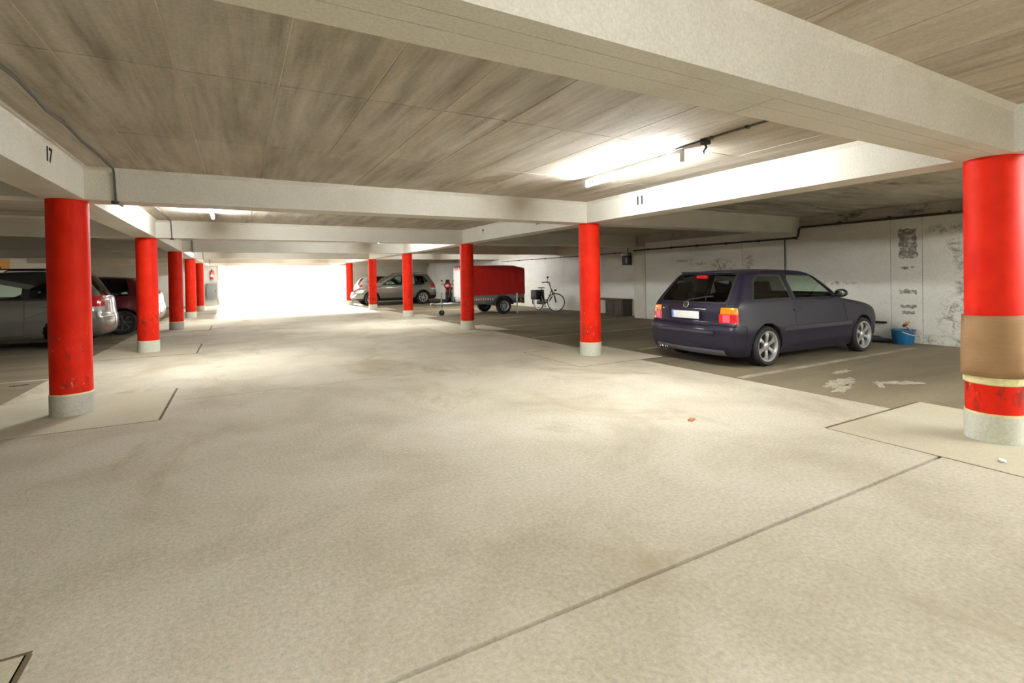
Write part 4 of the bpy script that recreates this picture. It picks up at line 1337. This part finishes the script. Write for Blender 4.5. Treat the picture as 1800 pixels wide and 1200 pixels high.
# ------------------------------------------------------------------ bicycle along the recessed wall
def bike():
    # built along +x (front at +x), origin on the floor under the rear hub
    B = empty('city_bicycle', (10.42, 16.75, 0), math.radians(-84), 'black city bicycle with white wheel rims by the recessed wall', 'bicycle')
    Rw = .345
    def wheel(c, rz, nm):
        wobj = MB().torus((0, 0, 0), Rw - .02, .02, 'y', 48, 10).build(nm, 'tyre', B, c, (0, 0, rz))
        MB().lathe([(Rw - .040, -.014), (Rw - .033, -.016), (Rw - .075, -.012), (Rw - .075, .012), (Rw - .033, .016), (Rw - .040, .014)], 48, 'y', closed=True).build('rim', 'white', wobj)
        s = MB()
        for i in range(20):
            a = 2 * PI * i / 20
            sg = .022 * (1 if i % 2 else -1)
            s.tube([(.02 * math.cos(a + .6), sg, .02 * math.sin(a + .6)), ((Rw - .07) * math.cos(a), 0, (Rw - .07) * math.sin(a))], .0016, 4)
        s.cyl((0, -.05, 0), (0, .05, 0), .02, 12)
        s.build('spokes', 'steel', wobj)
    wheel((0, 0, Rw), 0, 'rear_wheel')
    st = math.radians(38)       # handlebar turned toward the lane
    fx = 1.08
    wheel((fx, 0, Rw), st, 'front_wheel')
    f = MB()
    bb = (.44, 0, .29); hd0 = (.90, 0, .62); hd1 = (.84, 0, .82); stp = (.26, 0, .70)
    f.tube([hd0, (.70, 0, .40), bb], .026, 10).tube([hd1, (.68, 0, .55), (.50, 0, .36)], .018, 10)
    f.tube([bb, stp, (.22, 0, .82)], .019, 10)
    f.tube([bb, (0, .055, Rw)], .013, 8).tube([bb, (0, -.055, Rw)], .013, 8)
    f.tube([(.28, 0, .66), (0, .055, Rw)], .010, 8).tube([(.28, 0, .66), (0, -.055, Rw)], .010, 8)
    f.tube([hd0, hd1], .026, 10)
    f.build('frame', 'black', B)
    c, s_ = math.cos(st), math.sin(st)
    def rot(p):
        x, y = p[0] - fx, p[1]
        return (fx - .0 + x * c - y * s_, x * s_ + y * c, p[2])
    k = MB()
    ax = (fx - .14, 0, .70)
    for sg in (1, -1):
        k.tube([rot((fx, sg * .055, Rw)), rot((fx - .06, sg * .055, .60)), rot((fx - .14, sg * .04, .70))], .013, 8)
    k.tube([rot((fx - .13, 0, .70)), rot((fx - .24, 0, 1.02))], .018, 10)
    k.build('fork', 'black', B)
    MB().tube([rot((fx - .04, .03, .66)), rot((fx - .09, .03, .76))], .02, 8).build('fork_crown', 'chrome', B)
    hb = MB()
    hb.tube([rot((fx - .42, .30, 1.10)), rot((fx - .30, .27, 1.12)), rot((fx - .24, .12, 1.06)), rot((fx - .24, -.12, 1.06)), rot((fx - .30, -.27, 1.12)), rot((fx - .42, -.30, 1.10))], .012, 8)
    hb.tube([rot((fx - .24, 0, 1.0)), rot((fx - .24, 0, 1.07))], .017, 8)
    h = hb.build('handlebar', 'black', B)
    for sg in (1, -1):
        MB().tube([rot((fx - .46, sg * .305, 1.098)), rot((fx - .35, sg * .285, 1.112))], .018, 8).build('grip', 'black', h)
    MB().tube([rot((fx - .28, -.2, 1.1)), rot((fx - .26, -.22, 1.26))], .006, 6).ellipsoid(rot((fx - .26, -.22, 1.29)), .02, .05, .035).build('rear_mirror', 'black', B)
    MB().bbox(-.035, .035, -.035, .035, -.03, .03, .015).build('head_lamp', 'black', B, rot((fx - .02, 0, .80)))
    sd = MB()
    sd.prism([(.02, -.08), (.10, -.095), (.20, -.05), (.32, -.018), (.32, .018), (.20, .05), (.10, .095), (.02, .08)], .865, .905, 'z')
    sd.build('saddle', 'black', B, (.06, 0, 0))
    MB().tube([(.22, 0, .80), (.205, 0, .87)], .014, 8).build('seat_post', 'chrome', B)
    r = MB()
    for sg in (1, -1):
        r.tube([(.22, sg * .05, .70), (-.22, sg * .07, .72)], .007, 6).tube([(0, sg * .06, Rw), (-.10, sg * .07, .72)], .006, 6)
    for xx in (-.2, -.05, .1):
        r.tube([(xx, -.07, .72), (xx, .07, .72)], .006, 6)
    r.build('rack', 'black', B)
    mg = MB()
    for cx, sub in ((0, (20, 200)), ):
        a = [math.radians(sub[0] + (sub[1] - sub[0]) * i / 18) for i in range(19)]
        o_ = [(cx + (Rw + .022) * math.cos(t), Rw + (Rw + .022) * math.sin(t)) for t in a]
        i_ = [(cx + (Rw + .016) * math.cos(t), Rw + (Rw + .016) * math.sin(t)) for t in a]
        mg.prism(o_ + i_[::-1], -.028, .028, 'y')
    mg.build('mudguard', 'black', B)
    MB().bbox(.0, .50, -.085, -.055, .24, .37, .02).build('chain_guard', 'black', B)
    cr = MB().tube([(.44, -.09, .29), (.56, -.09, .17)], .011, 8).tube([(.44, .09, .29), (.32, .09, .41)], .011, 8)
    cr.box(.52, .60, -.19, -.09, .16, .18).box(.28, .36, .09, .19, .40, .42)
    cr.build('crank', 'steel', B)
    MB().tube([(.38, .03, .27), (.30, .18, .02)], .010, 8).build('kick_stand', 'steel', B)
    MB().bbox(.12, .20, -.05, .05, .30, .68, .02).build('battery', 'black', B)
    pb = empty('pannier_bag', B.location, B.rotation_euler.z, 'black pannier bag hanging on the bicycle rack', 'bag')
    MB().bbox(-.24, .14, -.20, -.08, .42, .74, .03).build('pocket', 'black', pb)
    MB().bbox(-.24, .14, .08, .20, .42, .74, .03).build('pocket', 'black', pb)
    MB().bbox(-.22, .12, -.21, .21, .732, .80, .02).build('flap', 'trim', pb)
    MB().bbox(-.18, -.15, -.215, -.20, .50, .78, .003).build('strap', 'grey', pb)
bike()

# ------------------------------------------------------------------ red motorcycle seen nearly end-on
def moto():
    # along +x, front at +x
    B = empty('red_motorcycle', (10.45, 26.15, 0), math.radians(-118), 'red motorcycle standing between the silver crossover and the trailer', 'motorcycle')
    B.scale = (0.95, 0.95, 0.95)
    Rw = .31
    for x, nm, w_ in ((0, 'rear_wheel', .075), (1.38, 'front_wheel', .055)):
        wobj = MB().torus((0, 0, 0), Rw - w_, w_, 'y', 40, 12).build(nm, 'tyre', B, (x, 0, Rw))
        r = MB().lathe([(Rw - .10, -.03), (Rw - .13, -.035), (Rw - .13, .035), (Rw - .10, .03)], 32, 'y', closed=True)
        for i in range(6):
            a = PI * i / 3
            r.tube([(.03 * math.cos(a), 0, .03 * math.sin(a)), ((Rw - .12) * math.cos(a), 0, (Rw - .12) * math.sin(a))], .014, 6)
        r.cyl((0, -.06, 0), (0, .06, 0), .04, 12).build('wheel_rim', 'rim', wobj)
        MB().lathe([(.05, .062), (.13, .062), (.13, .068), (.05, .068)], 24, 'y', closed=True).build('brake_disc', 'steel', wobj)
    f = MB()
    for sg in (1, -1):
        f.tube([(1.38, sg * .09, Rw), (1.24, sg * .09, .66), (1.12, sg * .09, .96)], [.026, .028, .022], 10)
    f.build('fork', 'chrome', B)
    MB().prism([(1.08, .48), (1.12, .52), (1.30, .655), (1.42, .665), (1.56, .60), (1.57, .58), (1.42, .64), (1.30, .63)], -.06, .06, 'y').build('front_mudguard', 'redgloss', B)
    b = MB()
    b.tube([(1.12, 0, .90), (.85, 0, .62), (.45, 0, .62), (.30, 0, .40)], .035, 10).tube([(1.10, 0, .80), (.95, 0, .35), (.50, 0, .25), (.32, 0, .36)], .025, 8)
    b.tube([(.40, .08, .36), (0, .09, Rw)], .03, 8).tube([(.40, -.08, .36), (0, -.09, Rw)], .03, 8)
    b.build('frame', 'black', B)
    MB().bbox(.48, .98, -.17, .17, .24, .56, .06).build('engine', 'disc', B)
    MB().ellipsoid((.78, 0, .79), .30, .16, .14, 20, 12).build('fuel_tank', 'redgloss', B)
    s = MB().bbox(-.25, .55, -.13, .13, .74, .83, .035)
    s.build('seat', 'seat', B)
    MB().prism([(-.42, .86), (-.10, .72), (.45, .72), (.45, .64), (-.05, .60), (-.40, .78)], -.11, .11, 'y').build('tail_panel', 'redgloss', B, ang=50)
    MB().bbox(-.43, -.40, -.07, .07, .76, .82, .01).build('tail_lamp', 'redlens', B)
    fr = MB().ellipsoid((1.24, 0, .98), .17, .20, .20, 20, 12)
    fr.build('fairing', 'redgloss', B)
    MB().ellipsoid((1.385, 0, .96), .04, .11, .085, 16, 8).build('head_lamp', 'clearlens', B)
    MB().prism([(1.22, 1.12), (1.30, 1.10), (1.14, 1.30), (1.11, 1.29)], -.11, .11, 'y').build('windshield', 'black', B)
    hb = MB().tube([(.98, .36, 1.0), (1.05, .28, 1.04), (1.10, .10, 1.02), (1.10, -.10, 1.02), (1.05, -.28, 1.04), (.98, -.36, 1.0)], .013, 8)
    h = hb.build('handlebar', 'black', B)
    for sg in (1, -1):
        MB().tube([(1.00, sg * .33, 1.01), (.95, sg * .39, .985)], .018, 8).build('grip', 'black', h)
        MB().tube([(1.06, sg * .24, 1.04), (1.10, sg * .32, 1.22)], .007, 6).ellipsoid((1.09, sg * .34, 1.24), .015, .06, .035).build('rear_mirror', 'black', B)
    MB().tube([(.85, -.15, .28), (.55, -.19, .20), (.10, -.19, .28), (-.20, -.19, .36)], [.025, .03, .05, .05], 12).build('exhaust', 'chrome', B)
    MB().tube([(.50, .12, .24), (.46, .26, .015)], .012, 8).build('side_stand', 'steel', B)
moto()

# ------------------------------------------------------------------ blue bucket and small things by the wall
bk = empty('blue_bucket', (10.60, 4.50, 0), 0.3, 'blue plastic bucket on the floor against the right wall', 'bucket')
MB().lathe([(0, .006), (.145, .006), (.15, .0), (.155, .01), (.178, .245), (.19, .25), (.19, .262), (.172, .262), (.148, .02), (0, .02)], 36).build('pail', 'blue', bk)
MB().tube([(.185 * math.cos(t), .185 * math.sin(t), .235 - .075 * math.sin((t - PI) if t > PI else 0)) for t in np.linspace(PI, 2 * PI, 15)], .006, 6).build('handle', 'cream', bk)
MB().lathe([(.0, .20), (.165, .20)], 24).build('dirty_water', 'black', bk)
br = empty('hand_brush', (10.58, 4.40, .2), 0.0, 'hand brush with straw-coloured bristles sticking out of the blue bucket', 'brush')
MB().tube([(-.02, -.10, .0), (.0, -.02, .06), (.02, .06, .12)], [.014, .016, .012], 8).build('grip', 'pink', br)
MB().bbox(-.05, .05, -.02, .02, -.02, .03, .008).build('brush_head', 'brownbox', br, (.025, .08, .135), (0.7, 0, 0))
MB().bbox(-.045, .045, -.016, .016, 0, .06, .006).build('bristles', 'straw', br, (.025, .065, .16), (0.7, 0, 0))
rg_ = MB().ellipsoid((0, 0, .05), .10, .09, .07, 14, 8)
tag(MB().ellipsoid((0, 0, .055), .28, .16, .06, 20, 8).ellipsoid((.05, -.18, .04), .17, .13, .045, 16, 8).build('black_sack', 'black', None, (10.50, 4.98, 0)),
    'flat black sack lying on the floor left of the blue bucket', 'sack')
tag(MB().prism(blob(0, 0, .06, .03, 0, 91), 0.004, .009, 'z').build('dry_leaf', 'leaf', None, (3.62, 3.2, 0), (0, 0, .4), smooth=False), 'tiny brown dry leaf on the open lane floor', 'leaf')
tag(MB().prism(blob(0, 0, .05, .022, 0, 92), 0.004, .010, 'z').build('paper_scrap', 'paper', None, (4.62, 1.38, .006), (0, 0, .4), smooth=False), 'white paper scrap on the floor by the cardboard-wrapped column', 'paper')
tag(MB().prism(blob(0, 0, .09, .05, 0, 93), 0.002, .008, 'z').build('dark_rag', 'brownbox', None, (-2.55, 8.95, 0), (0, 0, .4), smooth=False), 'small dark rag on the floor left of the first left column', 'rag')
